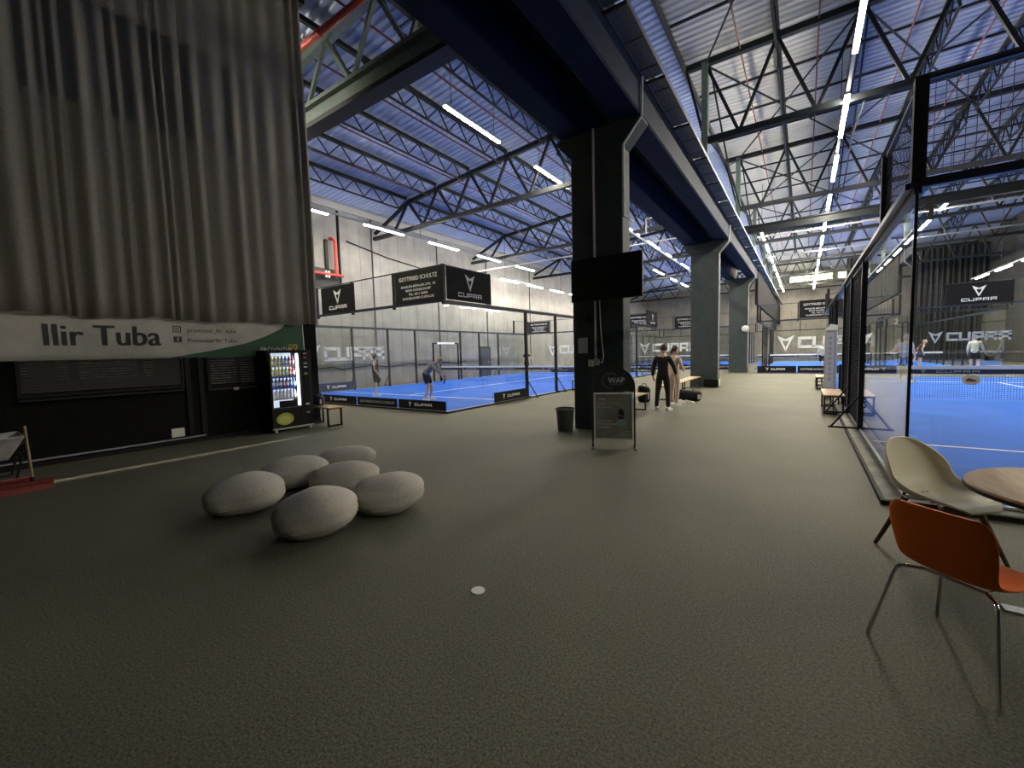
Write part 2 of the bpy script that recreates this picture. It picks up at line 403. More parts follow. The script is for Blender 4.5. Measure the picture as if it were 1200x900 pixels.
# ------------------------------------------------------------------ the hall
XL, XR, YB, YF = -18.8, 12.5, -6.0, 62.0
def zl(x): return 10.05 + 0.085*(x+8.2)       # underside of the sloping left roof
ZR = 10.6                                      # underside of the right roof
struct('floor', MB().box(XL-.3, XR+.3, YB-.3, YF+.3, -0.2, 0), 'carpet')
struct('wall_left', MB().box(XL-.3, XL, YB, YF, 0, 10.6), 'concrete')
struct('wall_right', MB().box(XR, XR+.3, YB, YF, 0, 10.9), 'dark_wall')
struct('wall_back', MB().box(XL-.3, XR+.3, YB-.3, YB, 0, 10.9), 'dark_wall')
m = MB()
n = int((XR-XL)/0.25)
for i in range(n):                             # profiled sheets
    x = XL+i*0.25
    m.hexa([(x, YF, 0), (x+.25, YF, 0), (x+.25, YF+.2, 0), (x, YF+.2, 0), (x, YF, 10.8), (x+.25, YF, 10.8), (x+.25, YF+.2, 10.8), (x, YF+.2, 10.8)])
    m.hexa([(x+.02, YF-.035, 0), (x+.14, YF-.035, 0), (x+.17, YF+.01, 0), (x-.01, YF+.01, 0), (x+.02, YF-.035, 10.8), (x+.14, YF-.035, 10.8), (x+.17, YF+.01, 10.8), (x-.01, YF+.01, 10.8)])
struct('wall_far', m, 'cladding')
def deck(x0, z0, x1, z1, y0, y1, name, m_):
    mb = MB(); per = 0.25; k = int((y1-y0)/per)
    prof = []
    for i in range(k):
        y = y0+i*per
        prof += [(y, 0), (y+.10, 0), (y+.135, .05), (y+.215, .05)]
    prof.append((y0+k*per, 0))
    vs = []
    for x, z in ((x0, z0), (x1, z1)):
        vs.append([mb.bm.verts.new((x, y, z+d)) for y, d in prof])
    for i in range(len(prof)-1): mb.bm.faces.new([vs[0][i], vs[0][i+1], vs[1][i+1], vs[1][i]])
    lo = [mb.bm.verts.new((x, y, z+.12)) for x, z in ((x0, z0), (x1, z1)) for y in (y0, prof[-1][0])]
    mb.bm.faces.new([lo[0], lo[1], lo[3], lo[2]])
    return struct(name, mb, m_)
deck(XL-.2, zl(XL-.2), -3.3, zl(-3.3), YB, YF, 'ceiling', 'deck')
deck(-3.3, ZR, 1.0, ZR, YB, YF, 'ceiling', 'deck_lit')
deck(1.0, ZR, XR+.2, ZR, YB, YF, 'ceiling', 'deck_shaded')
struct('trim_1', MB().box(-3.36, -3.28, YB, YF, zl(-3.3)-.05, ZR+.1), 'steel_grey')   # step between both roofs
struct('trim_2', MB().box(XL, XL+.08, YB, YF, 8.75, 9.05), 'grey_pipe')              # edge strip under the left roof
for i, (xa, xb) in enumerate(((-1.55, 2.6), (3.1, 6.8), (7.3, 11.0))):
    wd = struct('window_%d' % (i+1), MB().box(xa-.06, xb+.06, YF-.07, YF-.03, 9.15, 9.92), 'steel_grey')
    struct('pane', MB().box(xa, xb, YF-.085, YF-.06, 9.2, 9.87), 'daylight', parent=wd)
    struct('mullion', MB().box((xa+xb)/2-.03, (xa+xb)/2+.03, YF-.1, YF-.05, 9.15, 9.92), 'steel_grey', parent=wd)
struct('trim_3', MB().box(-3, XR, YF-.12, YF-.03, 8.3, 8.42), 'steel')

# the long beam: two ribs and a slab, on four wide pillars
m = MB(); BX0, BX1, BZ0, BZ1 = -4.15, -2.5, 5.85, 6.95
m.box(BX0, BX0+.5, YB, 31.2, BZ0, BZ1).box(BX1-.5, BX1, YB, 31.2, BZ0, BZ1).box(BX0+.5, BX1-.5, YB, 31.2, BZ1-.35, BZ1)
bmesh.ops.bevel(m.bm, geom=list(m.bm.edges), offset=0.03, segments=1, affect='EDGES')
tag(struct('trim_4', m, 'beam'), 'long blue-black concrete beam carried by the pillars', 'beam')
PIL = [(7.9, 'nearest blue-black concrete pillar, carrying the black screen'), (18.85, 'second blue-black pillar along the hall, behind the long bench'), (29.8, 'third blue-black pillar from the camera, with a round white lamp')]
for y, lab in PIL:
    t = thing('concrete_pillar', lab, 'pillar', (-3.38, y, 0), 0, 'pillars under the long beam')
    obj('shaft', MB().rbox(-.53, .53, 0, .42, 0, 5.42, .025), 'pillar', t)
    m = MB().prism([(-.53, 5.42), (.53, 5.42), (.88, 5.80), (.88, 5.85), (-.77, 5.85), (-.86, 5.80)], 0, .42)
    obj('corbel', m, 'pillar', t)
    if y > 10:
        m = MB().tube([(.54, -.02, .3), (.54, -.02, 5.35), (.88, -.02, 5.75), (.92, -.02, 6.4)], .022)
        obj('conduit', m, 'grey_pipe', t)
    else:
        m = MB().tube([(.56, .0, 4.1), (.56, .0, 5.4), (.90, .0, 5.80), (.92, -.02, 6.45)], .022)
        m.tube([(.56, 0, 4.1), (.64, .1, 4.06), (.64, .3, 4.06)], .022)
        obj('conduit', m, 'white_pipe', t)
        m = MB().tube([(-.03, -.025, 1.42), (-.03, -.025, 5.85)], .026)
        obj('conduit', m, 'grey_pipe', t)
        m = MB().tube([(.06, -.02, 2.75), (.075, -.02, 2.2), (.10, -.02, 1.8), (.14, -.03, 1.5), (.12, -.05, 1.36), (.02, -.05, 1.40)], .011)
        obj('cable', m, 'white_pipe', t)
# things fixed to the pillars
t = thing('television', 'large black flat screen fixed to the nearest pillar', 'television', (-3.08, 7.60, 2.96), 0)
obj('casing', MB().rbox(-.70, .70, -.02, .05, -.405, .405, .012), 'black', t)
obj('screen', MB().box(-.685, .685, -.024, -.018, -.39, .39), 'screen', t)
m = MB().box(-.25, .2, .05, .09, -.2, .2).box(-.2, -.14, .09, .295, -.2, .2).box(.08, .14, .09, .295, -.2, .2)
obj('wall_bracket', m, 'black_metal', t)
tag(obj('paper_notice', MB().box(-3.79, -3.58, 7.878, 7.885, 1.56, 1.87), 'paper'), 'white sheet of paper stuck on the nearest pillar', 'notice')
t = thing('socket_box', 'cream power socket box on the nearest pillar', 'socket', (-3.42, 7.88, 1.36))
obj('housing', MB().rbox(-.13, -.005, -.075, 0, -.07, .07, .02), 'cream_plastic', t)
obj('plug', MB().rbox(.015, .10, -.07, 0, -.05, .08, .02), 'grey_pipe', t)
obj('cable_loop', MB().tube([(-.06, -.06, .06), (-.05, -.06, .12), (.01, -.06, .15), (.06, -.06, .13), (.08, -.05, .07)], .009), 'rubber', t)
t = thing('motion_sensor', 'small dark box beside the conduit under the black screen', 'sensor', (-3.55, 7.88, 2.25))
obj('housing', MB().rbox(-.05, .05, -.06, 0, -.08, .08, .015), 'black', t); obj('lens', MB().ell((0, -.06, 0), (.03, .015, .03), 10, 6), 'screen', t)
t = thing('lamp_globe', 'round white wall lamp on the third pillar', 'lamp', (-2.98, 29.79, 2.72))
obj('globe', MB().ell((0, -.12, 0), (.2, .12, .2)), 'white_plastic', t, True); obj('base', MB().box(-.08, .08, -.04, 0, -.08, .08), 'black', t)
t = thing('charging_case', 'black box with white end panel at the foot of the second pillar', 'box', (-3.02, 18.6, 0))
obj('body', MB().rbox(-.30, .24, -.15, .2, .02, .34, .02), 'black', t); obj('end_panel', MB().rbox(.245, .27, -.12, .16, .06, .34, .01), 'white_plastic', t)

# cable tray on the right face of the beam
t = thing('cable_tray', 'long perforated cable tray running beside the dark beam', 'tray', (-2.32, 0, 6.5))
m = MB()
m.box(-.17, -.15, YB+.1, YF-.1, 0, .09).box(.15, .17, YB+.1, YF-.1, 0, .09)
for i in range(84):
    y = YB+.2+i*.8
    if y > YF-1: break
    m.box(-.15, .15, y, y+.05, .0, .03)
obj('side_rail', m, 'tray', t)
m = MB()
for i in range(34):
    y = YB+.2+i*2.0
    if y > YF-2.2: break
    m.box(-.15, .15, y+.07, y+1.93, .02, .025)
    for j in range(3): m.box(-.1+j*.09, -.08+j*.09, y+.1, y+1.9, .012, .02)
obj('cover', m, 'tray', t)
for i in range(32):
    y = YB+.15+i*2.0
    obj('bracket', MB().box(-.18, .18, y, y+.05, -.03, .0), 'black_metal', t)
# wall panel beyond the beam
struct('wall_divider', MB().box(-2.62, -2.46, 31.3, YF, 4.3, 6.5), 'divider')

# ------------------------------------------------------------------ roof steel
def warren(mb, xs_top, ztop, xs_bot, zbot, y, th, diag):
    mb.bar((xs_top[0], y, ztop(xs_top[0])), (xs_top[-1], y, ztop(xs_top[-1])), th, th)
    mb.bar((xs_bot[0], y, zbot), (xs_bot[-1], y, zbot), th, th)
    pts = sorted([(x, ztop(x), 1) for x in xs_top]+[(x, zbot, 0) for x in xs_bot])
    for a in pts:
        for b in pts:
            if a[2] and not b[2] and abs(a[0]-b[0]) < 1.4:
                mb.bar((a[0], y, a[1]), (b[0], y, b[1]), diag, diag)
TY = [6.7, 14.7, 22.7, 30.7, 38.7, 46.7, 54.7]
LX = [-16.1, -14.1, -12.1, -10.1, -8.1, -6.1, -4.3]
chordL = lambda x: zl(x)-.28
for i, y in enumerate(TY):
    t = thing('roof_truss', '%s steel truss from the camera under the left roof' % ORD[i], 'truss', (0, 0, 0), 0, 'trusses under the left roof')
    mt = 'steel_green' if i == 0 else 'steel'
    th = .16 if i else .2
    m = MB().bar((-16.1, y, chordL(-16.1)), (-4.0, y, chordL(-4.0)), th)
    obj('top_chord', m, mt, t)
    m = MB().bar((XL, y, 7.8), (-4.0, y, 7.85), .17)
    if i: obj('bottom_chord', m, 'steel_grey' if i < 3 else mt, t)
    else: m.bm.free()
    m = MB()
    bots = [(a+b)/2 for a, b in zip(LX, LX[1:])]
    zb = 7.85 if i else 8.2
    for x in LX:
        for b in bots:
            if abs(x-b) < 1.2: m.bar((x, y, chordL(x)), (b, y, zb), .09)
    m.bar((-16.1, y, chordL(-16.1)), (-17.2, y, zb), .10).bar((-16.1, y, chordL(-16.1)), (-18.7, y, zb+.2 if i else zb), .13)
    obj('diagonal', m, mt, t)
    if i == 0:
        m = MB().box(XL, -4.15, y-.18, y+.18, 8.16, 8.26).box(XL, -4.15, y-.05, y+.05, 7.72, 8.16)
        obj('girder', m, 'steel_green', t)
        m = MB().box(XL, -4.15, y-.2, y+.2, 7.62, 7.74).box(XL, -4.15, y+.1, y+.2, 7.74, 8.1)
        obj('girder_flange', m, 'steel', t)
RXT = [-2.65+1.87*k for k in range(9)]
RXB = [-1.71+1.87*k for k in range(8)]
for i, y in enumerate(TY[1:]):
    t = thing('roof_truss', '%s steel truss from the camera under the right roof' % ORD[i], 'truss', (0, 0, 0), 0, 'trusses under the right roof')
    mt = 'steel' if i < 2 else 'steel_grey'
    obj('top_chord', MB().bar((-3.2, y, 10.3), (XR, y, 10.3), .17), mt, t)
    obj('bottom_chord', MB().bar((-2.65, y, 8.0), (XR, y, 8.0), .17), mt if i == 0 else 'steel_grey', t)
    m = MB()
    for x in RXT:
        for b in RXB:
            if abs(x-b) < 1.2: m.bar((x, y, 10.3), (b, y, 8.0), .085)
    m.bar((-3.2, y, 10.3), (-2.65, y, 8.0), .07)
    obj('diagonal', m, mt, t)
    obj('column', MB().box(-2.74, -2.56, y-.12, y+.12, 6.95, 10.3), 'steel_green', t)
# lattice joists along the hall
def joist(x, y0, y1, zt, zb, label, group, panels=8):
    t = thing('lattice_joist', label, 'joist', (x, y0, zt), 0, group)
    L = y1-y0
    obj('top_chord', MB().box(-.06, .06, 0, L, -.12, 0), 'steel', t)
    obj('bottom_chord', MB().box(-.03, .03, .4, L-.4, zb-zt-.05, zb-zt), 'steel', t)
    m = MB(); d = zb-zt; s = L/panels
    for k in range(panels):
        m.bar((0, k*s, -.1), (0, k*s+s/2, d), .035); m.bar((0, k*s+s/2, d), (0, (k+1)*s, -.1), .035)
    obj('lattice', m, 'steel', t)
BAYS = [(-1.3, 6.7), (6.7, 14.7), (14.7, 22.7), (22.7, 30.7), (30.7, 38.7), (38.7, 46.7)]
BN = ['before the first truss', 'between trusses one and two', 'between trusses two and three', 'between trusses three and four', 'between trusses four and five', 'between trusses five and six']
for bi, (y0, y1) in enumerate(BAYS):
    for k, x in enumerate(LX[:-1]):
        joist(x, y0+.1, y1-.1, chordL(x)+.22, chordL(x)-.42, 'left roof lattice joist, %s from the wall, %s' % (ORD[k], BN[bi]), 'joists under the left roof')
RBN = ['before the first truss'] + BN[1:5]
for bi, (y0, y1) in enumerate([(6.7, 14.7), (14.7, 22.7), (22.7, 30.7), (30.7, 38.7), (38.7, 46.7)]):
    for k, x in enumerate(RXT[1:7]):
        joist(x, y0+.1, y1-.1, 10.52, 9.75, 'right roof lattice joist, %s from the beam, %s' % (ORD[k], RBN[bi]), 'joists under the right roof')
# purlins, wind bracing
for i, y in enumerate([10.7, 12.7, 16.7, 18.7, 20.7, 24.7, 26.7, 28.7, 34.7, 42.7]):
    tag(obj('purlin', MB().bar((-3.2, y, 10.42), (XR, y, 10.42), .06), 'steel'), 'thin dark purlin crossing under the right roof, %s from the camera' % ORD[i], 'purlin', 'purlins under the right roof')
bi = 0
for y0 in (6.7, 14.7, 22.7, 30.7):
    for xa in (-2.65, 1.09):
        m = MB().bar((xa, y0, 10.25), (xa+3.74, y0+8, 10.25), .04).bar((xa+3.74, y0, 10.25), (xa, y0+8, 10.25), .04)
        tag(obj('wind_brace', m, 'steel'), 'crossed thin bracing rods under the right roof, %s pair from the camera' % ORD[bi], 'bracing', 'wind braces under the right roof'); bi += 1
bi = 0
for y0 in (14.7, 22.7, 30.7):
    for k in (0, 2):
        xa = RXT[k]+.12
        m = MB().bar((xa, y0, 10.25), (xa, y0+4, 8.6), .05).bar((xa, y0+8, 10.25), (xa, y0+4, 8.6), .05).bar((xa, y0, 8.0), (xa, y0+4, 8.6), .04).bar((xa, y0+8, 8.0), (xa, y0+4, 8.6), .04)
        tag(obj('knee_brace', m, 'steel'), 'sloping dark brace between right roof trusses, %s from the camera' % ORD[bi], 'bracing', 'braces between right trusses'); bi += 1
GX = XR-.01
m = MB().box(-2.5, GX, 25.6, 25.9, 7.48, 7.54).box(-2.5, GX, 25.72, 25.78, 7.54, 7.82).box(-2.5, GX, 25.6, 25.9, 7.82, 7.88)
m.box(-2.7, -2.5, 25.55, 25.95, 6.95, 7.88)
tag(obj('crane_girder', m, 'steel'), 'heavy dark steel girder crossing the right hall under the roof', 'girder')
for i, (y, z, lab) in enumerate(((26.2, 7.7, 'white conduit running along the heavy steel girder'), (29.2, 8.0, 'grey pipe crossing the right hall beyond the heavy girder'), (36.0, 8.0, 'farther grey pipe crossing the right hall under the roof'))):
    tag(obj('roof_conduit', MB().tube([(-2.45 if i else .8, y, z), (XR, y, z)], .05, 6), 'white_pipe' if i == 0 else 'grey_pipe'), lab, 'pipe')
# sprinkler pipes
for k, x in enumerate((-15.1, -13.1, -11.0, -9.0, -7.0, -5.2)):
    tag(obj('sprinkler_pipe', MB().tube([(x, YB+.1, zl(x)-.18), (x, 46, zl(x)-.18)], .03, 6), 'red_thin'), 'thin red sprinkler pipe under the left roof, %s from the concrete wall' % ORD[k], 'pipe', 'sprinkler pipes under the left roof')
for k, x in enumerate((-1.7, .17, 2.3, 4.1, 6.1)):
    tag(obj('sprinkler_pipe', MB().tube([(x, YB+.1, 10.3), (x, 46, 10.3)], .025, 6), 'red_thin'), 'thin red sprinkler pipe under the right roof, %s from the beam' % ORD[k], 'pipe', 'sprinkler pipes under the right roof')
t = thing('sprinkler_main', 'thick red sprinkler main crossing above the curtain end', 'pipe', (0, 6.08, 9.12))
obj('pipe', MB().tube([(-13.5, 0, 0), (-4.3, 0, 0)], .075, 12), 'red', t)
for x in (-13, -9.4, -6): obj('coupling', MB().tube([(x-.06, 0, 0), (x+.06, 0, 0)], .095, 12), 'red', t)
for y, x0, x1, z, lab in ((21.6, XL, -4.0, 6.9, 'white pipe crossing the left hall, nearer one'), (17.6, -2.8, -2.79, 5, None)):
    if lab: tag(obj('roof_conduit', MB().tube([(x0, y, z), (x1, y, z)], .035, 6), 'white_pipe'), lab, 'pipe')
tag(obj('roof_conduit', MB().tube([(-7.0, 16, 7.3), (-7.0, 46, 7.3)], .05, 6), 'white_pipe'), 'white pipe running lengthwise over the left courts', 'pipe')
t = thing('heater_arm', 'grey bracket frame hanging between first and second pillar', 'bracket', (0, 0, 0))
m = MB().bar((-6.4, 21.0, 7.9), (-4.15, 21.0, 7.9), .06).bar((-6.4, 21.0, 7.9), (-6.4, 21.0, 7.2), .05).bar((-4.2, 21.0, 7.9), (-4.2, 21.0, 6.9), .05)
obj('frame', m, 'grey_pipe', t)
# wall pipework at the far left
t = thing('valve_station', 'red sprinkler riser and valves on the concrete wall beside the curtain', 'pipework', (XL, 12.2, 5.5))
obj('back_board', MB().box(0, .06, -1.6, .3, -.55, .35), 'steel_grey', t)
obj('riser', MB().tube([(.28, 0, .05), (.28, 0, 1.65), (.24, -.1, 1.75), (.1, -.14, 1.78)], .085, 10), 'red', t, True)
obj('header', MB().tube([(.28, -1.5, .05), (.28, .35, .05)], .07, 10), 'red', t, True)
m = MB()
for y in (-.55, -.4): m.tube([(.28, y, -.12), (.28, y, .2)], .05, 10)
obj('valve', m, 'white_pipe', t)
obj('cable_duct', MB().box(.02, .12, -.42, -.28, .1, 1.7), 'black', t)
obj('hanger', MB().bar((.05, .35, -.5), (.05, .35, 3.2), .08), 'black', t)
t = thing('sagging_cable', 'thin dark cable sagging along the concrete wall', 'cable', (XL+.05, 13, 6.6))
obj('cable', MB().tube([(0, 0, .75), (0, 2.5, .35), (0, 5.5, .1), (0, 9, .05)], .03, 6), 'black', t)
t = thing('netting_rope', 'dark rope edge running low along the concrete wall', 'rope', (XL+.04, 8, 1.1))
m = MB(); pts = []
for i in range(26):
    pts.append((0, i*.55, .06*sin(i*1.3)+.03*sin(i*2.9)))
obj('rope', m.tube(pts, .03, 6), 'black', t)
for k, y in enumerate((14.5, 19.3, 24.2, 30.0)):
    tag(obj('wall_post', MB().box(XL, XL+.05, y-.025, y+.025, 0, 8.75), 'steel_grey'), 'slim dark steel post on the concrete wall, %s from the camera' % ORD[k], 'post', 'posts on the concrete wall')
t = thing('wall_door', 'dark door standing in the concrete wall far behind the left court', 'door', (XL, 23.8, 0))
obj('leaf', MB().box(0, .06, -.5, .5, 0, 2.05), 'dark_door', t); obj('frame', MB().box(0, .09, -.57, -.5, 0, 2.12).box(0, .09, .5, .57, 0, 2.12).box(0, .09, -.57, .57, 2.05, 2.12), 'steel', t)
obj('handle', MB().box(.06, .12, .3, .42, 1.0, 1.05), 'alu', t)

t = thing('divider_curtain', 'tall dark divider curtain behind the far right court', 'curtain', (3.2, 51.5, 0))
m = MB(); cols_ = []
for i in range(186):
    x = 9.25*i/185; cols_.append([m.bm.verts.new((x, .09*sin(i*.9)+.04*sin(i*2.3), z)) for z in (0.02, 9.6)])
for a, b in zip(cols_, cols_[1:]): m.bm.faces.new([a[0], b[0], b[1], a[1]])
obj('drape', m, 'dark_wall', t, True); obj('track', MB().box(0, 9.25, -.05, .05, 9.6, 9.68), 'steel', t)

# ------------------------------------------------------------------ lamps
def light_row(x, z, starts, L, where, group, top, rail=None, wall=False, tm='tube'):
    if rail:
        t = thing('light_trunking', 'pale metal trunking carrying the tube lights %s' % where, 'trunking', (x, 0, z+.09))
        obj('rail', MB().box(-.035, .035, rail[0], rail[1], -.011, .07), 'trunk', t)
        y = rail[0]+1
        while y < rail[1]:
            obj('hanger', MB().bar((-.02, y, .03), (XL-x+.01, y, .03), .03) if wall else MB().bar((0, y, .07), (0, y, (zl(x) if x < -3.3 else ZR)-z-.06), .02), 'steel_grey', t)
            y += 8.0 if not wall else 5
    for i, y in enumerate(starts):
        t = thing('tube_light', 'lit tube light %s, %s from the camera' % (where, ORD[i] if i < len(ORD) else 'number %d' % (i+1)), 'lamp', (x, y, z), 0, group)
        flat = tm != 'tube_walk' or (i == 0 and -9 < x < 5)
        obj('diffuser', MB().box(-.045, .045, .03, L-.03, -.012 if flat or x > 5 else -.04, .02), ('tube_dim' if i == 0 and -9 < x < 5 and y > 5 and y < 10 else 'tube') if flat else tm, t)
        obj('housing', MB().box(-.055, .055, 0, L, .02, .08), 'trunk', t)
        if not rail:
            for yy in (.3, L-.3): obj('hanger', MB().bar((0, yy, .08), (0, yy, (zl(x) if x < 0 else ZR)-z+.03), .012), 'steel_grey', t)
light_row(.8, 7.95, [9.75, 14.26, 18.45, 22.76, 27.0, 31.2, 35.4, 39.6, 43.8, 48.0, 52.2, 56.4], 2.65, 'over the walkway', 'tube lights over the walkway', 10.4, (8.0, 60.5), tm='tube_walk')
light_row(-2.07, 7.95, [27.4, 31.5, 35.7, 39.9, 44.1, 48.3, 52.5, 56.7], 2.65, 'beside the beam in the far half', 'tube lights beside the beam', 10.4, (27, 60))
light_row(-8.08, 8.27, [8.79, 13.48, 18.2, 22.6, 26.8, 31.2, 35.6], 2.55, 'high over the left court', 'tube lights over the left court', 9.9)
light_row(-10.5, 8.27, [36.6, 41.4, 46.2, 51.0], 3.0, 'over the far left court', 'tube lights over the far left court', 9.7, (36, 55))
light_row(-16.15, 7.46, [8.1, 12.1, 16.05, 20.05, 24.15], 2.3, 'high along the concrete wall', 'upper tube lights along the concrete wall', 9.3, (6.5, 27))
light_row(-16.6, 6.5, [23.0, 26.3, 29.7, 33.0, 36.4, 39.8], 2.1, 'lower along the far concrete wall', 'lower tube lights along the concrete wall', 9.3, (22.5, 42.5))
light_row(5.3, 7.95, [26.6, 30.9, 35.0, 39.2, 43.4, 47.6], 2.6, 'over the far right court', 'tube lights over the far right court', 10.4, (26.5, 52))
light_row(-13.0, 8.3, [-1.2, 2.4], 2.6, 'behind the curtain', 'tube lights behind the curtain', 9.5, tm='tube_walk')
light_row(9.8, 5.9, [2.4], 2.4, 'beside the near right court corner', 'tube lights on the right side', 8.0, None, tm='tube_walk')
light_row(9.8, 5.9, [6.1, 9.97, 13.8, 17.65, 21.5, 25.35, 29.2, 33.0, 36.9, 40.7], 2.4, 'along the right side of the right court', 'tube lights on the right side', 8.0, (5.5, 44))

# ------------------------------------------------------------------ padel courts
def wires(mb, x0, x1, y0, y1, z0, z1, pitch=.05, r=.003):
    """a wire grid in a vertical plane along x or along y"""
    along_x = abs(x1-x0) > abs(y1-y0)
    L = (x1-x0) if along_x else (y1-y0)
    k = max(1, int(round(L/pitch)))
    for i in range(k+1):
        a = L*i/k
        if along_x: mb.box(x0+a-r/2, x0+a+r/2, y0-r/2, y0+r/2, z0, z1)
        else: mb.box(x0-r/2, x0+r/2, y0+a-r/2, y0+a+r/2, z0, z1)
    k = max(1, int(round((z1-z0)/pitch)))
    for i in range(k+1):
        z = z0+(z1-z0)*i/k
        if along_x: mb.box(x0, x1, y0-r, y0, z-r/2, z+r/2)
        else: mb.box(x0-r, x0, y0, y1, z-r/2, z+r/2)
    return mb

def court(ox, oy, zb, where, wire='mesh', pitch=.05, r=.003, side_left=True, side_right=True, rw=.03, gate=False):
    """ox, oy = near left corner of the 10 x 20 m court; zb = playing level"""
    t = thing('court_turf', 'blue artificial turf of the %s with white lines' % where, 'court', (ox, oy, zb), 0, 'blue padel courts')
    obj('turf', MB().box(0, 10, 0, 20, -zb+.002, 0), 'turf', t)
    for x0, x1, y0, y1 in ((.05, 9.95, 2.99, 3.06), (.05, 9.95, 16.94, 17.01), (4.965, 5.035, 3.06, 16.94)):
        obj('court_line', MB().box(x0, x1, y0, y1, .0005, .004), 'line', t)
    e = thing('court_enclosure', 'glass and wire enclosure around the %s' % where, 'enclosure', (ox, oy, zb), 0, 'padel court enclosures')
    th = .006
    for y in (0, 20):
        for k in range(5):
            obj('glass_panel', MB().box(k*2+.008, k*2+1.992, y-th, y+th, .02, 3.0), 'glass', e)
    for x in (0, 10):
        for y in (0, 2, 16, 18):
            obj('glass_panel', MB().box(x-th, x+th, y+.008, y+1.992, .02, 3.0), 'glass', e)
    # rails
    for y in (0, 20):
        obj('rail', MB().box(-.05, 10.05, y-.035, y+.035, 3.0, 3.08), 'rail', e)
        obj('rail', MB().box(-.02, 10.02, y-.015, y+.015, 3.97, 4.0), 'rail', e)
        obj('base_profile', MB().box(0, 10, y-.02, y+.02, 0, .025), 'alu', e)
        for k in range(11):
            if k % 2: continue
            obj('clip', MB().box(k-.03 if k else .0, k+.03, y-.04, y+.04, 2.94, 3.0), 'black_metal', e)
    for x in (0, 10):
        obj('rail', MB().box(x-rw, x+rw, 0, 20, 3.0, 3.06).box(x-.02, x+.02, 0, 20, 2.95, 3.0), 'rail', e)
        obj('base_profile', MB().box(x-.02, x+.02, 0, 20, 0, .025), 'alu', e)
        for y0, y1 in ((0, 2), (18, 20)):
            obj('rail', MB().box(x-.015, x+.015, y0, y1, 3.97, 4.0), 'rail', e)
    # posts
    for x in (0, 10):
        for y in (4.06, 6.2, 8.1, 11.9, 13.8, 15.94):
            obj('post', MB().box(x-.045, x+.045, y-.045, y+.045, 0, 3.0), 'black_metal', e)
        for y in (0, 2, 18, 20):
            obj('post', MB().box(x-.05, x+.05, y-.05, y+.05, 3.07, 4.0), 'black_metal', e)
    for y in (0, 20):
        for x in (2, 4, 6, 8):
            obj('post', MB().box(x-.03, x+.03, y-.03, y+.03, 3.07, 4.0), 'black_metal', e)
    # wire panels
    for y in (0, 20):
        for k in range(5):
            obj('wire_panel', wires(MB(), k*2+.03, k*2+1.97, y, y, 3.1, 3.95, pitch*1.4, r), wire, e)
    for x, on in ((0, side_left), (10, side_right)):
        if not on: continue
        for y0, y1 in ((4.06, 6.2), (6.2, 8.1), (11.9, 13.8), (13.8, 15.94)):
            obj('wire_panel', wires(MB(), x, x, y0+.045, y1-.045, .03, 3.0, pitch, r), wire, e)
        for y0, y1 in ((0, 2), (18, 20)):
            obj('wire_panel', wires(MB(), x, x, y0+.05, y1-.05, 3.1, 3.95, pitch*1.4, r), wire, e)
        s = -1 if x == 0 else 1
        for y in (4.06, 6.2, 15.94):
            m = MB().bar((x+s*.02, y, .62), (x+s*.42, y, .03), .03).bar((x+s*.02, y, .03), (x+s*.46, y, .03), .035)
            obj('brace', m, 'black_metal', e)
    if rw > .05:
        for x in (0, 10): obj('edge_seal', MB().box(x-.012, x+.012, -.012, .012, .02, 3.0), 'black', e)
    if gate:
        gf = obj('gate_frame', MB().box(-.04, .04, 9.45, 9.52, 0, 2.3).box(-.04, .04, 11.62, 11.69, 0, 2.3).box(-.04, .04, 9.45, 11.69, 2.24, 2.3), 'black_metal', e)
        obj('gate_sign', MB().box(.04, .05, 9.8, 11.3, 2.22, 2.34), 'letter', gf)
    nt = thing('padel_net', 'net with white tape across the %s' % where, 'net', (ox, oy+10, zb), 0, 'padel nets')
    obj('mesh', wires(MB(), .05, 9.95, 0, 0, .05, .72, .05, .004), 'net', nt)
    obj('tape', MB().box(.05, 9.95, -.02, .02, .81, .90), 'tape', nt)
    obj('band', MB().box(.05, 9.95, -.008, .008, .69, .81), 'navy', nt)
    for x in (.05, 9.95): obj('net_post', MB().box(x-.05, x+.05, -.05, .05, 0, .95), 'black_metal', nt)
    m = MB()
    for x in (1.8, 4.4, 7.2):
        wide_word(m, 'CUPRA', x+.25, .72, .8, .06, -.016, -.008); emblem(m, x, .755, .05, -.016, -.008)
    obj('lettering', m, 'letter_dim', nt)
    return e

court(-18.0, 8.42, .03, 'left court', 'mesh_grey', .06, .0022, gate=True)
court(-14.2, 33.6, .03, 'far left court', 'mesh_grey', .1, .003)
court(.86, 5.62, .06, 'right court', 'mesh', .05, .0045, rw=.085)
court(-2.3, 29.3, .04, 'far right court', 'mesh', .1, .003)
t = thing('court_kerb', 'grey concrete kerb with black edge around the right court', 'kerb', (.86, 5.62, 0))
obj('kerb_stone', MB().rbox(-.17, -.012, -.16, 20.3, 0, .055, .008), 'pale_concrete', t)
obj('kerb_stone', MB().rbox(-.012, 10.2, -.16, -.012, 0, .055, .008), 'pale_concrete', t)
obj('edge_strip', MB().box(-.20, -.17, -.2, 20.3, 0, .05), 'rubber', t)
obj('edge_strip', MB().box(-.17, 10.2, -.2, -.16, 0, .05), 'rubber', t)
t = thing('court_kerb', 'dark base frame under the left court glass', 'kerb', (-18.0, 8.42, 0))
for a in ((-.03, 10.06, -.06, -.02), (10.02, 10.06, -.02, 20.0), (-.06, -.02, -.02, 20.0)):
    obj('base_frame', MB().box(*a, 0, .05), 'black_metal', t)

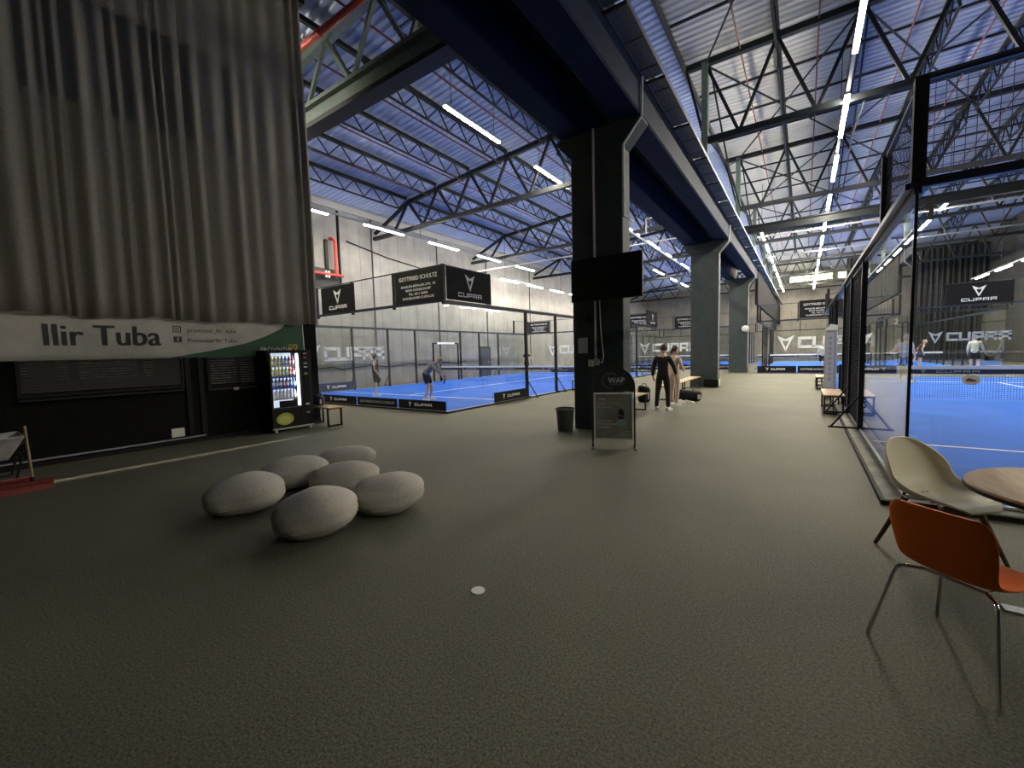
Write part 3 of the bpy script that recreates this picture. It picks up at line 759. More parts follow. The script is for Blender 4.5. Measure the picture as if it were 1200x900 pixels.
# ------------------------------------------------------------------ banners and lettering on the glass
def panel(name, label, cat, group, loc, rz, wd, ht, m_, draw, lm='letter', depth=.006):
    t = thing(name, label, cat, loc, rz, group)
    obj('sheet', MB().box(0, wd, 0, depth, 0, ht), m_, t)
    m = MB(); draw(m); obj('lettering', m, lm, t)
    return t
def d_logo(wd, ht):
    def f(m):
        emblem(m, wd/2, ht*.62, ht*.24, -.004, 0)
        wide_word(m, 'CUPRA', wd*.24, ht*.13, wd*.52, ht*.14, -.004, 0)
    return f
def d_addr(wd, ht):
    def f(m):
        text_mb(m, 'GOTTFRIED SCHULTZ', wd*.5, ht*.70, ht*.13, y0=-.004, width=wd*.80)
        for k, s in enumerate(('INGELER-BÖHLER-STR. 10', '40549 DÜSSELDORF', 'TEL.: 0211 56900', 'DUESSELDORF.CUPRA.DE')):
            text_mb(m, s, wd*.5, ht*(.48-k*.125), ht*.075, y0=-.004, width=wd*(.72, .54, .40, .66)[k])
    return f
def d_strip(wd, ht):
    def f(m):
        emblem(m, wd*.26, ht*.54, ht*.24, -.004, 0, .8)
        wide_word(m, 'CUPRA', wd*.36, ht*.36, wd*.36, ht*.27, -.004, 0)
    return f
def d_url(wd, ht):
    return lambda m: text_mb(m, 'GOTTFRIED-SCHULTZ.CUPRA.DE', wd*.5, ht*.36, ht*.28, y0=-.004, width=wd*.86)
R90 = pi/2
G1, G2 = 'black banners on the left court fence', 'black strips on the left court base'
panel('fence_banner', 'black emblem banner on the left court fence beside the curtain', 'banner', G1, (-13.66, 8.36, 3.10), 0, 1.86, .87, 'vinyl', d_logo(1.86, .87))
panel('fence_banner', 'black address banner at the near corner of the left court fence', 'banner', G1, (-9.86, 8.36, 3.10), 0, 1.90, .89, 'vinyl', d_addr(1.90, .89))
panel('fence_banner', 'black emblem banner at the left court corner, facing the walkway', 'banner', G1, (-7.94, 8.48, 3.10), R90, 1.98, .89, 'vinyl', d_logo(1.98, .89))
panel('fence_banner', 'distant address banner on the far end of the left court', 'banner', G1, (-9.9, 28.36, 3.10), 0, 1.86, .87, 'vinyl', d_addr(1.86, .87))
panel('fence_banner', 'distant emblem banner at the far corner of the left court', 'banner', G1, (-7.94, 26.45, 3.10), R90, 1.9, .87, 'vinyl', d_logo(1.9, .87))
panel('fence_banner', 'distant address banner far back against the concrete wall corner', 'banner', G1, (-17.9, 28.36, 3.10), 0, 1.86, .87, 'vinyl', d_addr(1.86, .87))
panel('fence_banner', 'address banner on the far left court beside the second pillar', 'banner', G1, (-8.1, 33.54, 3.12), 0, 1.9, .87, 'vinyl', d_addr(1.9, .87))
panel('fence_banner', 'address banner left of the far left court emblem letters', 'banner', G1, (-12.1, 33.54, 3.12), 0, 1.9, .87, 'vinyl', d_addr(1.9, .87))
panel('fence_banner', 'emblem banner on the corner between second and third pillar', 'banner', G1, (-4.12, 33.66, 3.12), R90, 1.9, .87, 'vinyl', d_logo(1.9, .87))
panel('fence_banner', 'address banner above the far court glass beside the walkway end', 'banner', None, (-.25, 29.24, 3.14), 0, 1.92, .98, 'vinyl', d_addr(1.92, .98))
panel('fence_banner', 'emblem banner seen through the right court glass', 'banner', None, (4.95, 25.54, 3.14), 0, 1.95, .86, 'vinyl', d_logo(1.95, .86))
names = ['farthest left', 'second from left', 'third from left', 'fourth from left', 'nearest the corner']
for k in range(5):
    d = d_url if k == 3 else d_strip
    wd = 1.94
    panel('base_strip', 'black base strip on the left court glass, %s' % ('nearest the corner, with emblem' if k == 4 else 'second from the corner, with web address' if k == 3 else 'third from the corner, with emblem' if k == 2 else 'fourth from the corner' if k == 1 else 'fifth from the corner'), 'strip', G2, (-17.97+k*2, 8.385, .06), 0, wd, .265, 'vinyl', d(wd, .265), 'letter' if k != 3 else 'letter_dim')
panel('base_strip', 'black base strip on the left court side beside the tall post', 'strip', G2, (-7.96, 10.5, .06), R90, 1.98, .31, 'vinyl', d_strip(1.98, .31))
panel('base_strip', 'navy base strip on the far side glass of the left court', 'strip', G2, (-17.95, 10.55, .06), R90, 2.0, .38, 'navy', d_strip(2.0, .38))
panel('base_strip', 'navy base strip behind the vending machine on the far side glass', 'strip', G2, (-17.95, 8.5, .06), R90, 2.0, .38, 'navy', d_strip(2.0, .38))
for k in range(4):
    panel('base_strip', 'black base strip on the far end of the left court, %s from left' % ORD[k], 'strip', G2, (-17.97+k*2+2, 28.38, .06), 0, 1.94, .3, 'vinyl', d_strip(1.94, .3), 'letter_dim')
for k in range(5):
    panel('base_strip', 'black base strip of the far left court, %s from left' % ORD[k], 'strip', 'black strips on the far left court', (-14.17+k*2, 33.56, .05), 0, 1.94, .34, 'vinyl', (d_url if k % 2 == 0 else d_strip)(1.94, .34))
for k in range(3):
    panel('base_strip', 'black base strip of the far right court, %s from left' % ORD[k], 'strip', 'black strips on the far right court', (-2.27+k*2, 29.26, .05), 0, 1.94, .38, 'vinyl', (d_strip if k == 0 else d_url)(1.94, .38))
def glass_letters(label, loc, rz, s=1.0, y0=-.012, m_='film'):
    t = thing('glass_lettering', label, 'lettering', loc, rz, 'large white letters on court glass')
    m = MB(); emblem(m, -.62*s, .33*s, .42*s, y0, y0+.004); obj('emblem', m, m_, t)
    m = MB(); wide_word(m, 'CUPRA', 0, 0, 3.3*s, .64*s, y0, y0+.004); obj('word', m, m_, t)
glass_letters('large white letters on the left court glass beside the curtain', (-17.98, 11.0, 1.46), R90)
glass_letters('large white letters on the glass between first and second pillar', (-9.75, 33.6, 1.40), 0)
glass_letters('large white letters on the far right court glass at walkway end', (-.25, 29.3, 1.45), 0)
glass_letters('white letters on the far end glass of the right court', (5.05, 25.62, 1.62), 0, .56, m_='letter_dim')
glass_letters('white letters on the end glass of the left court', (-15.2, 28.42, 1.45), 0)
t = thing('glass_sticker', 'white round sticker with pink print on the near right court glass', 'sticker', (1.28, 5.612, 1.24))
obj('disc', MB().prism([(.062*cos(2*pi*k/24), .048*sin(2*pi*k/24)) for k in range(24)], -.004, 0), 'film', t)
m = MB().prism([(-.03, -.016), (.03, -.016), (.036, .0), (.01, .004), (-.012, .018), (-.034, .002)], -.006, -.004); obj('print', m, mat('pink_print', (.7, .25, .22)), t)
m = MB(); m.prism([(-.01, 0), (.022, 0), (.022, .16), (-.008, .16), (-.045, .125), (-.045, .105), (-.01, .118)], -.004, 0)
tag(obj('court_number', m, mat('number_foil', (.25, .27, .22), .5), loc=(.955, 5.61, 2.745)), 'numeral one stuck high on the near right court glass', 'number')
m = MB(); text_mb(m, '2', 0, 0, .3, y0=-.006)
tag(obj('court_number', m, 'letter', loc=(3.9, 29.29, 2.55)), 'white numeral two on the far glass behind the right court', 'number')

# ------------------------------------------------------------------ kiosk, banner and curtain on the left
KX = -9.97
t = thing('kiosk', 'black kiosk wall with louvred shutters below the white banner', 'kiosk', (KX, 0, 0))
obj('front_panel', MB().box(-.10, 0, -3, 5.9, 0.06, 2.5), 'blackwall', t)
obj('side_panel', MB().box(-1.9, -.1, 5.8, 5.9, 0.0, 2.5), 'blackwall', t)
obj('skirting', MB().box(-.06, .03, -3, 5.9, 0.0, .07), 'black', t)
obj('kick_rail', MB().box(0, .05, -2.5, 3.4, .10, .125), 'trunk', t)
for y in (3.18, 3.40): obj('door_jamb', MB().box(0, .03, y-.04, y+.04, .07, 1.72), 'black', t)
for (ya, yb, z0) in ((1.02, 3.08, 1.14), (3.55, 4.42, 1.10)):
    fr = obj('shutter_frame', MB().box(0, .035, ya-.04, ya, z0-.04, 1.72).box(0, .035, yb, yb+.04, z0-.04, 1.72).box(0, .035, ya, yb, z0-.04, z0), 'black', t)
    obj('ledge', MB().rbox(0, .13 if z0 > 1.12 else .06, ya-.05, yb, z0-.10, z0-.06, .008), 'steel_grey' if z0 < 1.12 else 'steel', t)
    k = 11
    md = MB()
    segs = ((1.04, 1.10), (1.42, 1.55), (1.68, 2.42), (2.52, 2.66)) if ya < 2 else ((3.58, 4.05), (4.13, 4.40))  # stretches where glints on the slats are laid on as grey pieces
    mb_seg = [MB() for _ in segs]
    for i in range(k):
        z = z0+.03+i*(1.70-z0-.03)/k
        md.hexa([(0, ya, z), (.012, ya, z), (.012, yb, z), (0, yb, z), (.0, ya, z+.04), (.006, ya, z+.04), (.006, yb, z+.04), (.0, yb, z+.04)])
        if ya < 2 and i < 4: continue
        for (a, b), mbri in zip(segs, mb_seg): mbri.hexa([(.012, a, z+.004), (.024, a, z+.002), (.024, b, z+.002), (.012, b, z+.004), (.008, a, z+.022), (.012, a, z+.024), (.012, b, z+.024), (.008, b, z+.022)])
    obj('slat', md, 'slat_dark', fr); [obj('slat_glint', q_, 'slat', fr) for q_ in mb_seg]
tag(obj('notice_plate', MB().rbox(0, .02, -.105, .105, 0, .17, .006), 'white_plastic', loc=(KX+.001, 2.955, .15)), 'small white plate with text low on the black kiosk wall', 'plate')
tag(obj('notice_plate', MB().rbox(0, .02, -.05, .05, 0, .06, .006), 'cream_plastic', loc=(KX+.07, 4.0, .98)), 'tiny cream plate under the right hand shutter', 'plate')
# advertising banner, slightly slack cloth
t = thing('advertising_banner', 'long white advertising banner with black name and green corner', 'banner', (KX+.06, 0, 1.68), R90)
def bx(u, v): return -.018*sin(u*2.1)*sin(v*3.2+u)-.006*sin(u*9+v*4)
m = MB(); NU, NV = 90, 8
g_ = [[m.bm.verts.new((-1.2+6.75*i/NU, bx(-1.2+6.75*i/NU, j/NV), .83*j/NV+.02*max(0, (i/NU-.6)))) for j in range(NV+1)] for i in range(NU+1)]
for i in range(NU):
    for j in range(NV): m.bm.faces.new([g_[i][j], g_[i+1][j], g_[i+1][j+1], g_[i][j+1]])
me = m.mesh('sheet', True)
obj('sheet', baked(me, [('SOLIDIFY', dict(thickness=.004, offset=1))]), 'vinyl_white', t)
def drape(mb, off=-.013):
    for v in mb.bm.verts: v.co.y += bx(v.co.x, v.co.z/.83)+off
    return mb
def subdiv_poly(poly, n):
    out = []
    for a, b in zip(poly, poly[1:]+poly[:1]):
        for k in range(n): out.append((a[0]+(b[0]-a[0])*k/n, a[1]+(b[1]-a[1])*k/n))
    return out
# green corner as thin vertical slices so that it follows the cloth
m = MB(); edge = [(2.95, .0), (3.6, .12), (4.25, .27), (4.65, .42), (5.05, .62), (5.22, .82), (5.45, .83)]
def ez(u):
    for a, b in zip(edge, edge[1:]):
        if a[0] <= u <= b[0]: return a[1]+(b[1]-a[1])*(u-a[0])/(b[0]-a[0])
    return .83
N_ = 60
for i in range(N_):
    u0 = 2.95+2.58*i/N_; u1 = 2.95+2.58*(i+1)/N_
    for j in range(8):
        f0, f1 = j/8, (j+1)/8; h0, h1 = ez(u0)+.012, ez(u1)+.012
        m.prism([(u0, h0*f0), (u1, h1*f0), (u1, h1*f1), (u0, h0*f1)], -.002, .001)
bmesh.ops.remove_doubles(m.bm, verts=list(m.bm.verts), dist=1e-5)
obj('green_corner', drape(m, -.008), 'green_vinyl', t)
m = MB(); text_mb(m, 'Ilir Tuba', 1.30, .24, .36, 'LEFT', y0=-.003, width=1.47)
for dx in (.012, .024): text_mb(m, 'Ilir Tuba', 1.30+dx, .24, .36, 'LEFT', y0=-.003, width=1.47)
obj('name_lettering', drape(m), 'letter_black', t)
m = MB(); text_mb(m, 'provinzial_ilir_tuba', 3.22, .50, .08, 'LEFT', y0=-.003, width=.86)
text_mb(m, 'Provinzial Ilir Tuba', 3.22, .30, .08, 'LEFT', y0=-.003, width=.86)
m.box(2.99, 3.12, -.003, 0, .30, .41)
for a in ((2.99, 3.12, .49, .505), (2.99, 3.12, .595, .61), (2.99, 3.005, .505, .595), (3.105, 3.12, .505, .595)): m.box(a[0], a[1], -.003, 0, a[2], a[3])
ring = [(3.055+.03*cos(2*pi*k/20), .55+.03*sin(2*pi*k/20)) for k in range(20)]; ring2 = [(3.055+.018*cos(2*pi*k/20), .55+.018*sin(2*pi*k/20)) for k in range(20)]
for k in range(20): m.prism([ring[k], ring[(k+1) % 20], ring2[(k+1) % 20], ring2[k]], -.003, 0)
obj('contact_lettering', drape(m), mat('dark_grey_letter', (.07, .07, .07)), t)
m = MB(); text_mb(m, 'f', 3.06, .31, .085, y0=-.002); obj('icon_letter', drape(m, -.017), 'letter', t)
m = MB(); text_mb(m, 'PROVINZIAL', 4.55, .10, .10, 'LEFT', y0=-.003, width=.72); obj('company_lettering', drape(m), 'letter', t)
m = MB()
for cx, cz, rr in ((5.22, .21, .05), (5.33, .21, .05)):
    p1 = [(cx+rr*cos(2*pi*k/16), cz+rr*1.2*sin(2*pi*k/16)) for k in range(16)]; p2 = [(cx+.6*rr*cos(2*pi*k/16), cz+.6*rr*1.2*sin(2*pi*k/16)) for k in range(16)]
    for k in range(16): m.prism([p1[k], p1[(k+1) % 16], p2[(k+1) % 16], p2[k]], -.003, 0)
m.prism([(5.17, .12), (5.21, .12), (5.24, .17), (5.20, .17)], -.003, 0).prism([(5.30, .12), (5.34, .12), (5.37, .17), (5.33, .17)], -.003, 0)
obj('company_mark', drape(m), 'letter_yellow', t)
# stage curtain: two heavy drapes in irregular folds
def drape_mesh(y0, y1, seed, amp=.125):
    rnd = random.Random(seed); ys = [y0]; 
    while ys[-1] < y1-.12: ys.append(ys[-1]+rnd.choice((.14, .18, .24, .30, .40)))
    ys[-1] = y1
    amps = [amp*rnd.uniform(.35, 1.15) for _ in ys]; ph = [rnd.uniform(-.03, .03) for _ in ys]
    m = MB(); cols = []
    NZ = 18; Z0, Z1 = 2.40, 9.84
    for a in range(len(ys)-1):
        for k in range(12):
            f = k/12; cols.append((ys[a]+(ys[a+1]-ys[a])*f, amps[a]*(sin(pi*f)**1.7), ph[a]))
    cols.append((y1, 0, 0)); grid = []
    for (y, d, p) in cols:
        col = []
        for j in range(NZ+1):
            z = Z0+(Z1-Z0)*j/NZ; fz = j/NZ
            col.append(m.bm.verts.new((d*(1.05-.35*fz)+.012*sin(fz*5+y*3), y+p*(1-fz)+.01*sin(fz*7+y*2), z-(.02*sin(y*4)+.015*sin(y*11) if j == 0 else 0))))
        grid.append(col)
    for a, b in zip(grid, grid[1:]):
        for j in range(NZ): m.bm.faces.new([a[j], b[j], b[j+1], a[j+1]])
    return baked(m.mesh('drape', True), [('SOLIDIFY', dict(thickness=.006, offset=-1))])
for y0, y1, sd, lab, xx in ((-3.0, 3.42, 5, 'heavy grey brown curtain hanging above the white banner, left drape', -9.80), (3.40, 5.86, 11, 'heavy grey brown curtain, right drape ending beside the vending machine', -9.78)):
    tag(obj('stage_curtain', drape_mesh(y0, y1, sd), 'curtain', loc=(xx, 0, 0), smooth=False), lab, 'curtain', 'stage curtains')
tag(obj('curtain_track', MB().box(-9.86, -9.70, -3, 5.95, 9.80, 9.92), 'steel'), 'dark curtain track under the roof', 'track')

# ------------------------------------------------------------------ vending machine
t = thing('vending_machine', 'tall black vending machine with lit drinks window beside the kiosk', 'vending machine', (-9.40, 4.44, 0), R90)
VW, VH, VD = .93, 1.80, .52
obj('cabinet', MB().box(0, .02, 0, VD, .10, VH).box(VW-.02, VW, 0, VD, .10, VH).box(.02, VW-.02, VD-.02, VD, .10, VH).box(.02, VW-.02, 0, VD-.02, VH-.03, VH).box(.02, VW-.02, 0, VD-.02, .10, .14).box(.66, VW-.02, .0, VD-.02, .14, VH-.03), 'black', t)
m = MB().rbox(0, .045, -.05, 0, .10, VH, .006).rbox(.655, VW, -.05, 0, .10, VH, .006).box(.045, .655, -.05, 0, VH-.06, VH).box(.045, .655, -.05, 0, .10, .14).box(.045, .655, -.05, 0, .50, .535)
dr = obj('door', m, 'black', t)
obj('glass_panel', MB().box(.045, .655, -.03, -.026, .535, VH-.06), 'vend_glass', dr)
obj('delivery_panel', MB().box(.045, .655, -.045, -.02, .14, .50), 'screen', dr)
m = MB().prism([(.27+.19*cos(2*pi*k/28), .29+.135*sin(2*pi*k/28)) for k in range(28)], -.048, -.045)
lm = obj('lemon_picture', m, 'lemon', dr)
m = MB().prism([(.27+.13*cos(2*pi*k/28), .28+.085*sin(2*pi*k/28)) for k in range(28)], -.050, -.048)
obj('lemon_slice', m, 'lemon_in', dr)
obj('delivery_flap', MB().rbox(.17, .55, -.046, -.03, .545, .69, .01), 'screen', dr)
pp = obj('payment_panel', MB().rbox(.72, .87, -.056, -.05, .30, 1.74, .003), 'screen', dr)
for z, hh, c in ((1.70, .03, (.45, .4, .4)), (1.60, .05, (.20, .09, .07)), (1.48, .03, (.6, .6, .6)), (1.40, .025, (.8, .8, .8)), (1.24, .05, (.25, .36, .12)), (.55, .04, (.5, .5, .5)), (.36, .03, (.3, .3, .3))):
    obj('control', MB().rbox(.75, .83, -.062, -.056, z, z+hh, .002), mat('ctrl_%d' % int(z*100), c), pp)
obj('back_liner', MB().box(.045, .655, .30, .31, .52, VH-.06).box(.045, .05, .0, .30, .52, VH-.06), 'vend_back', t)
obj('light_strip', MB().box(.615, .645, -.02, .02, .56, VH-.08), 'vend_strip', t)
SH = [.74, .98, 1.22, 1.46]
for k, z in enumerate(SH):
    obj('shelf', MB().box(.05, .60, -.015, .29, z-.02, z).box(.05, .60, -.02, -.015, z-.03, z+.01), 'shelf_blue' if k in (1, 2) else 'white_plastic', t)
for x in (.05, VW-.11): obj('foot', MB().rbox(x, x+.06, -.03, .03, 0, .07, .01), 'alu', t)
obj('base_rail', MB().box(0, VW, -.045, -.02, .065, .105), 'alu', t)
def bottle(label, body, cap, h_):
    r = thing('drink_bottle', label, 'bottle', (0, 0, 0), 0, 'drinks in the vending machine'); r.scale = (1.15, 1.15, 1.08)
    obj('body', MB().lathe([(.0, 0), (.027, .0), (.030, .01), (.030, h_*.62), (.024, h_*.74), (.012, h_*.86), (.011, h_*.92), (0, h_*.92)], 10), body, r, True)
    obj('cap', MB().lathe([(0, h_*.92), (.014, h_*.92), (.014, h_), (0, h_)], 10), cap, r)
    obj('wrapper', MB().lathe([(.0305, h_*.22), (.0312, h_*.23), (.0312, h_*.52), (.0305, h_*.53)], 10), 'letter', r)
    return r
cols = [[((.80, .80, .82), (.6, .62, .7))], [((.12, .12, .45), (.5, .1, .15)), ((.45, .10, .25), (.1, .2, .5)), ((.12, .32, .62), (.8, .8, .8))],
        [((.75, .68, .05), (.6, .5, .02)), ((.35, .62, .10), (.2, .45, .1)), ((.65, .15, .03), (.6, .1, .02))], [((.85, .78, .1), (.8, .7, .1)), ((.28, .38, .62), (.7, .7, .8)), ((.50, .10, .16), (.3, .05, .1))]]
rowname = ['bottom', 'second', 'third', 'top']
for k, z in enumerate(SH):
    protos = []
    for q, (cb, cc) in enumerate(cols[k]):
        protos.append(None)
    for j in range(7):
        q = min(len(cols[k])-1, j*len(cols[k])//7); x = .095+j*.078
        wld = t.matrix_basis if False else None
        px, py = -9.40-(.06), 4.44+x
        lab = 'small drink bottle on the %s shelf in the vending machine, %s from left' % (rowname[k], ORD[j])
        if protos[q] is None:
            cb, cc = cols[k][q]
            protos[q] = bottle(lab, mat('drink_%d_%d' % (k, q), cb, .3), mat('cap_%d_%d' % (k, q), cc, .4), .20)
            protos[q].location = (px, py, z)
        else: dup(protos[q], (px, py, z), 0, lab)

# ------------------------------------------------------------------ cleaning tools at the far left
t = thing('wheelbarrow', 'grey metal wheelbarrow standing against the black kiosk wall', 'wheelbarrow', (-9.3, .55, 0), 0)
def tub(v0, v1, inset):
    m = MB(); a = (-.34, .34, -.62, .40, .62)
    top = [(-.32, -.62, .58), (.32, -.62, .58), (.36, .36, .62), (-.36, .36, .62)]; bot = [(-.17, -.35, .30), (.17, -.35, .30), (.20, .20, .30), (-.20, .20, .30)]
    v = [m.bm.verts.new(p) for p in top+bot]
    for k in range(4): m.bm.faces.new([v[k], v[(k+1) % 4], v[4+(k+1) % 4], v[4+k]])
    m.bm.faces.new(v[4:8]); return m
obj('tray', baked(tub(0, 0, 0).mesh('t'), [('SOLIDIFY', dict(thickness=.012, offset=-1)), ('BEVEL', dict(width=.02, segments=2))]), 'zinc', t)
obj('rim', MB().tube([(-.32, -.62, .58), (.32, -.62, .58), (.36, .36, .62), (-.36, .36, .62), (-.32, -.62, .58)], .014), 'zinc', t)
for s in (-1, 1):
    obj('handle', MB().tube([(s*.05, -.75, .22), (s*.17, -.4, .27), (s*.22, .2, .27), (s*.26, .42, .50)], .017), 'steel', t)
    obj('leg', MB().tube([(s*.20, .0, .28), (s*.22, .08, .015), (s*.22, .25, .015), (s*.23, .33, .34)], .014), 'steel', t)
obj('wheel', MB().lathe([(.0, -.02), (.11, -.03), (.19, -.045), (.20, 0), (.19, .045), (.11, .03), (0, .02)], 20), 'rubber', t)
t.children[-1].rotation_euler = (0, R90, 0); t.children[-1].location = (0, -.75, .2)
def broom(loc, rz, hx, tip, label):
    r = thing('push_broom', label, 'broom', loc, rz, 'red brooms at the far left')
    obj('head', MB().rbox(-.30, .30, -.035, .035, .07, .125, .012), 'red_plastic', r)
    obj('bristle_block', MB().hexa([(-.30, -.05, 0), (.30, -.05, 0), (.30, .05, 0), (-.30, .05, 0), (-.295, -.03, .08), (.295, -.03, .08), (.295, .03, .08), (-.295, .03, .08)]), 'red_plastic', r)
    obj('socket', MB().tube([(hx, 0, .12), (hx+tip[0]*.07, tip[1]*.07, .12+tip[2]*.07)], .025), 'rubber', r)
    obj('handle', MB().tube([(hx, 0, .12), (hx+tip[0], tip[1], tip[2])], .0135, 10), 'stick', r, True)
broom((-8.12, .73, 0), R90, .12, (-.02, .02, .84), 'red broom with wooden handle nearest the camera at far left')
broom((-8.50, .62, 0), R90, -.04, (-.05, .04, .88), 'red broom with wooden handle just behind another, before the wheelbarrow')

# ------------------------------------------------------------------ pebble cushions
def pouf(loc, rz, r, tilt, seed, label):
    rnd = random.Random(seed); p = [rnd.uniform(0, 6) for _ in range(4)]
    def fn(v):
        n_ = Vector((v.x/r[0], v.y/r[1], v.z/r[2]))
        k = 1+.035*sin(3*n_.x+p[0])*cos(2*n_.y+p[1])+.02*sin(5*n_.x+p[2]+3*n_.z)
        # fuller than an ellipsoid, flatter underneath
        e = 1+.10*(1-abs(n_.z))*abs(n_.z)*2+.05*abs(n_.x*n_.y)*2
        v = Vector((v.x*k*e, v.y*k*e, v.z*k))
        v.z += tilt*v.x
        fl = -r[2]*.80
        if v.z < fl: v.z = fl+(v.z-fl)*.12
        return v
    t = thing('pebble_pouf', label, 'pouf', loc, rz, 'grey pebble poufs')
    m = MB().ell((0, 0, 0), r, 36, 22, fn); zmin = min(v.co.z for v in m.bm.verts)
    for v in m.bm.verts: v.co.z -= zmin
    obj('cushion', m, 'pouf', t, True)
    # zip seam low on one side
    pts = []
    for k in range(9):
        a = -1.9+k*.1
        pts.append(fn(Vector((r[0]*cos(a)*.93, r[1]*sin(a)*.93, -.36*r[2])))*1.004+Vector((0, 0, -zmin)))
    obj('seam', MB().tube(pts, .006, 6), 'seam', t)
TILT = YAW
pouf((-4.88, 1.99, 0), .75, (.365, .31, .215), .05, 1, 'grey pebble pouf farthest left in the group')
pouf((-5.25, 2.70, 0), .75, (.40, .31, .21), .05, 2, 'grey pebble pouf behind, second from the left')
pouf((-5.44, 3.58, 0), .75, (.38, .28, .175), .02, 3, 'flat grey pebble pouf at the very back of the group')
pouf((-4.50, 2.91, 0), .75, (.40, .28, .195), .05, 4, 'grey pebble pouf in the middle of the group')
pouf((-3.68, 2.07, 0), .75, (.36, .30, .225), .10, 5, 'grey pebble pouf at the front, nearest the camera')
pouf((-3.56, 2.80, 0), .80, (.355, .31, .21), .05, 6, 'grey pebble pouf farthest right in the group')
tag(obj('floor_light_spot', MB().lathe([(0, 0), (.048, 0), (.046, .005), (0, .005)], 24), mat('light_spot_white', (.9, .92, .9), .6), loc=(-1.785, 2.105, 0)), 'small spot of light on the dark carpet, laid as a white disc', 'light_spot')  # white disc stands in for a bright spot of light on the floor

# ------------------------------------------------------------------ chairs and table at the right
def shell(prof, half, lift, fwd, nu=20, thick=.012, sub=2):
    m = MB(); grid = []
    n = len(prof)
    for i, (y, z) in enumerate(prof):
        a = prof[max(0, i-1)]; b = prof[min(n-1, i+1)]
        ty, tz = b[0]-a[0], b[1]-a[1]; L = sqrt(ty*ty+tz*tz); ny, nz = -tz/L, ty/L     # towards the sitter
        row = []
        for k in range(nu+1):
            u = -1+2*k/nu; c = abs(u)**2.4
            row.append(m.bm.verts.new((half[i]*sin(u*pi/2*.92)/sin(pi/2*.92), y+ny*fwd[i]*c*1.0, z+nz*fwd[i]*c+lift[i]*c)))
        grid.append(row)
    for a, b in zip(grid, grid[1:]):
        for k in range(nu): m.bm.faces.new([a[k], a[k+1], b[k+1], b[k]])
    return baked(m.mesh('shell', True), [('SUBSURF', dict(levels=sub, render_levels=sub)), ('SOLIDIFY', dict(thickness=thick, offset=-1))])
t = thing('shell_chair', 'orange plastic shell chair on four chrome legs', 'chair', (.70, 2.955, 0), math.radians(139))
P_ = [(-.235, .425), (-.215, .452), (-.10, .447), (.05, .437), (.145, .445), (.195, .475), (.222, .54), (.24, .62), (.256, .70), (.266, .765), (.27, .797)]
H_ = [.15, .205, .218, .215, .205, .198, .202, .212, .214, .205, .165]
obj('seat', shell(P_, H_, [-.005, .0, .015, .02, .02, .01, 0, 0, 0, 0, 0], [.0, .0, .0, .01, .02, .03, .035, .035, .03, .025, .02]), 'orange', t, True)
for sx in (-1, 1):
    for sy in (-1, 1):
        obj('leg', MB().tube([(sx*.12, sy*.10, .418), (sx*.185, sy*.165, .418), (sx*.20, sy*.178, .405), (sx*.205, sy*.185, .385), (sx*.270, sy*.268, .0)], .0095, 10), 'chrome', t, True)
obj('frame', MB().tube([(-.12, -.10, .418), (-.12, .10, .418), (.12, .10, .418), (.12, -.10, .418), (-.12, -.10, .418)], .009, 8), 'chrome', t)

t = thing('shell_chair', 'cream bucket shell chair on brown wooden legs at the round table', 'chair', (.86, 4.33, 0), math.radians(43))
P2 = [(-.27, .415), (-.25, .443), (-.14, .447), (.02, .428), (.13, .43), (.205, .475), (.25, .56), (.285, .66), (.31, .75), (.325, .81), (.328, .835)]
H2 = [.12, .20, .245, .265, .275, .275, .27, .25, .205, .14, .07]
obj('seat', shell(P2, H2, [0, .01, .03, .06, .09, .09, .05, .02, 0, 0, 0], [0, 0, .0, .02, .05, .09, .11, .10, .07, .04, .02], thick=.014), 'cream', t, True)
m = MB()
for dx in (-.02, .02): m.rbox(dx-.012, dx+.012, .10, .104, .44, .452, .001)
obj('seat_slot', m.box(-.032, .032, .1, .103, .4405, .4415), 'rubber', t)
for sx in (-1, 1):
    for sy in (-1, 1):
        obj('leg', MB().tube([(sx*.14, sy*.13, .41), (sx*.255, sy*.25, 0)], [.023, .013], 10), 'dark_wood', t, True)
obj('cross_frame', MB().bar((-.17, -.155, .36), (.17, .155, .36), .03, .045).bar((-.17, .155, .36), (.17, -.155, .36), .03, .045), 'dark_wood', t)
t = thing('round_table', 'round wooden cafe table with flat metal base', 'table', (1.43, 3.63, 0))
obj('tabletop', MB().lathe([(0, .722), (.585, .722), (.60, .732), (.60, .742), (.592, .75), (0, .75)], 56), 'table_wood', t)
obj('edge_band', MB().lathe([(.594, .716), (.604, .716), (.604, .736), (.594, .736), (.594, .716)], 56), 'black', t)
obj('column', MB().lathe([(.0, .02), (.035, .02), (.035, .72), (0, .72)], 16), 'alu', t, True)
obj('base_arm', MB().hexa([(-.42, -.045, 0), (.42, -.045, 0), (.42, .045, 0), (-.42, .045, 0), (-.42, -.04, .012), (.42, -.04, .012), (.42, .04, .012), (-.42, .04, .012)]), 'alu', t)
obj('base_arm', MB().box(-.045, .045, -.42, .42, .012, .022), 'alu', t)

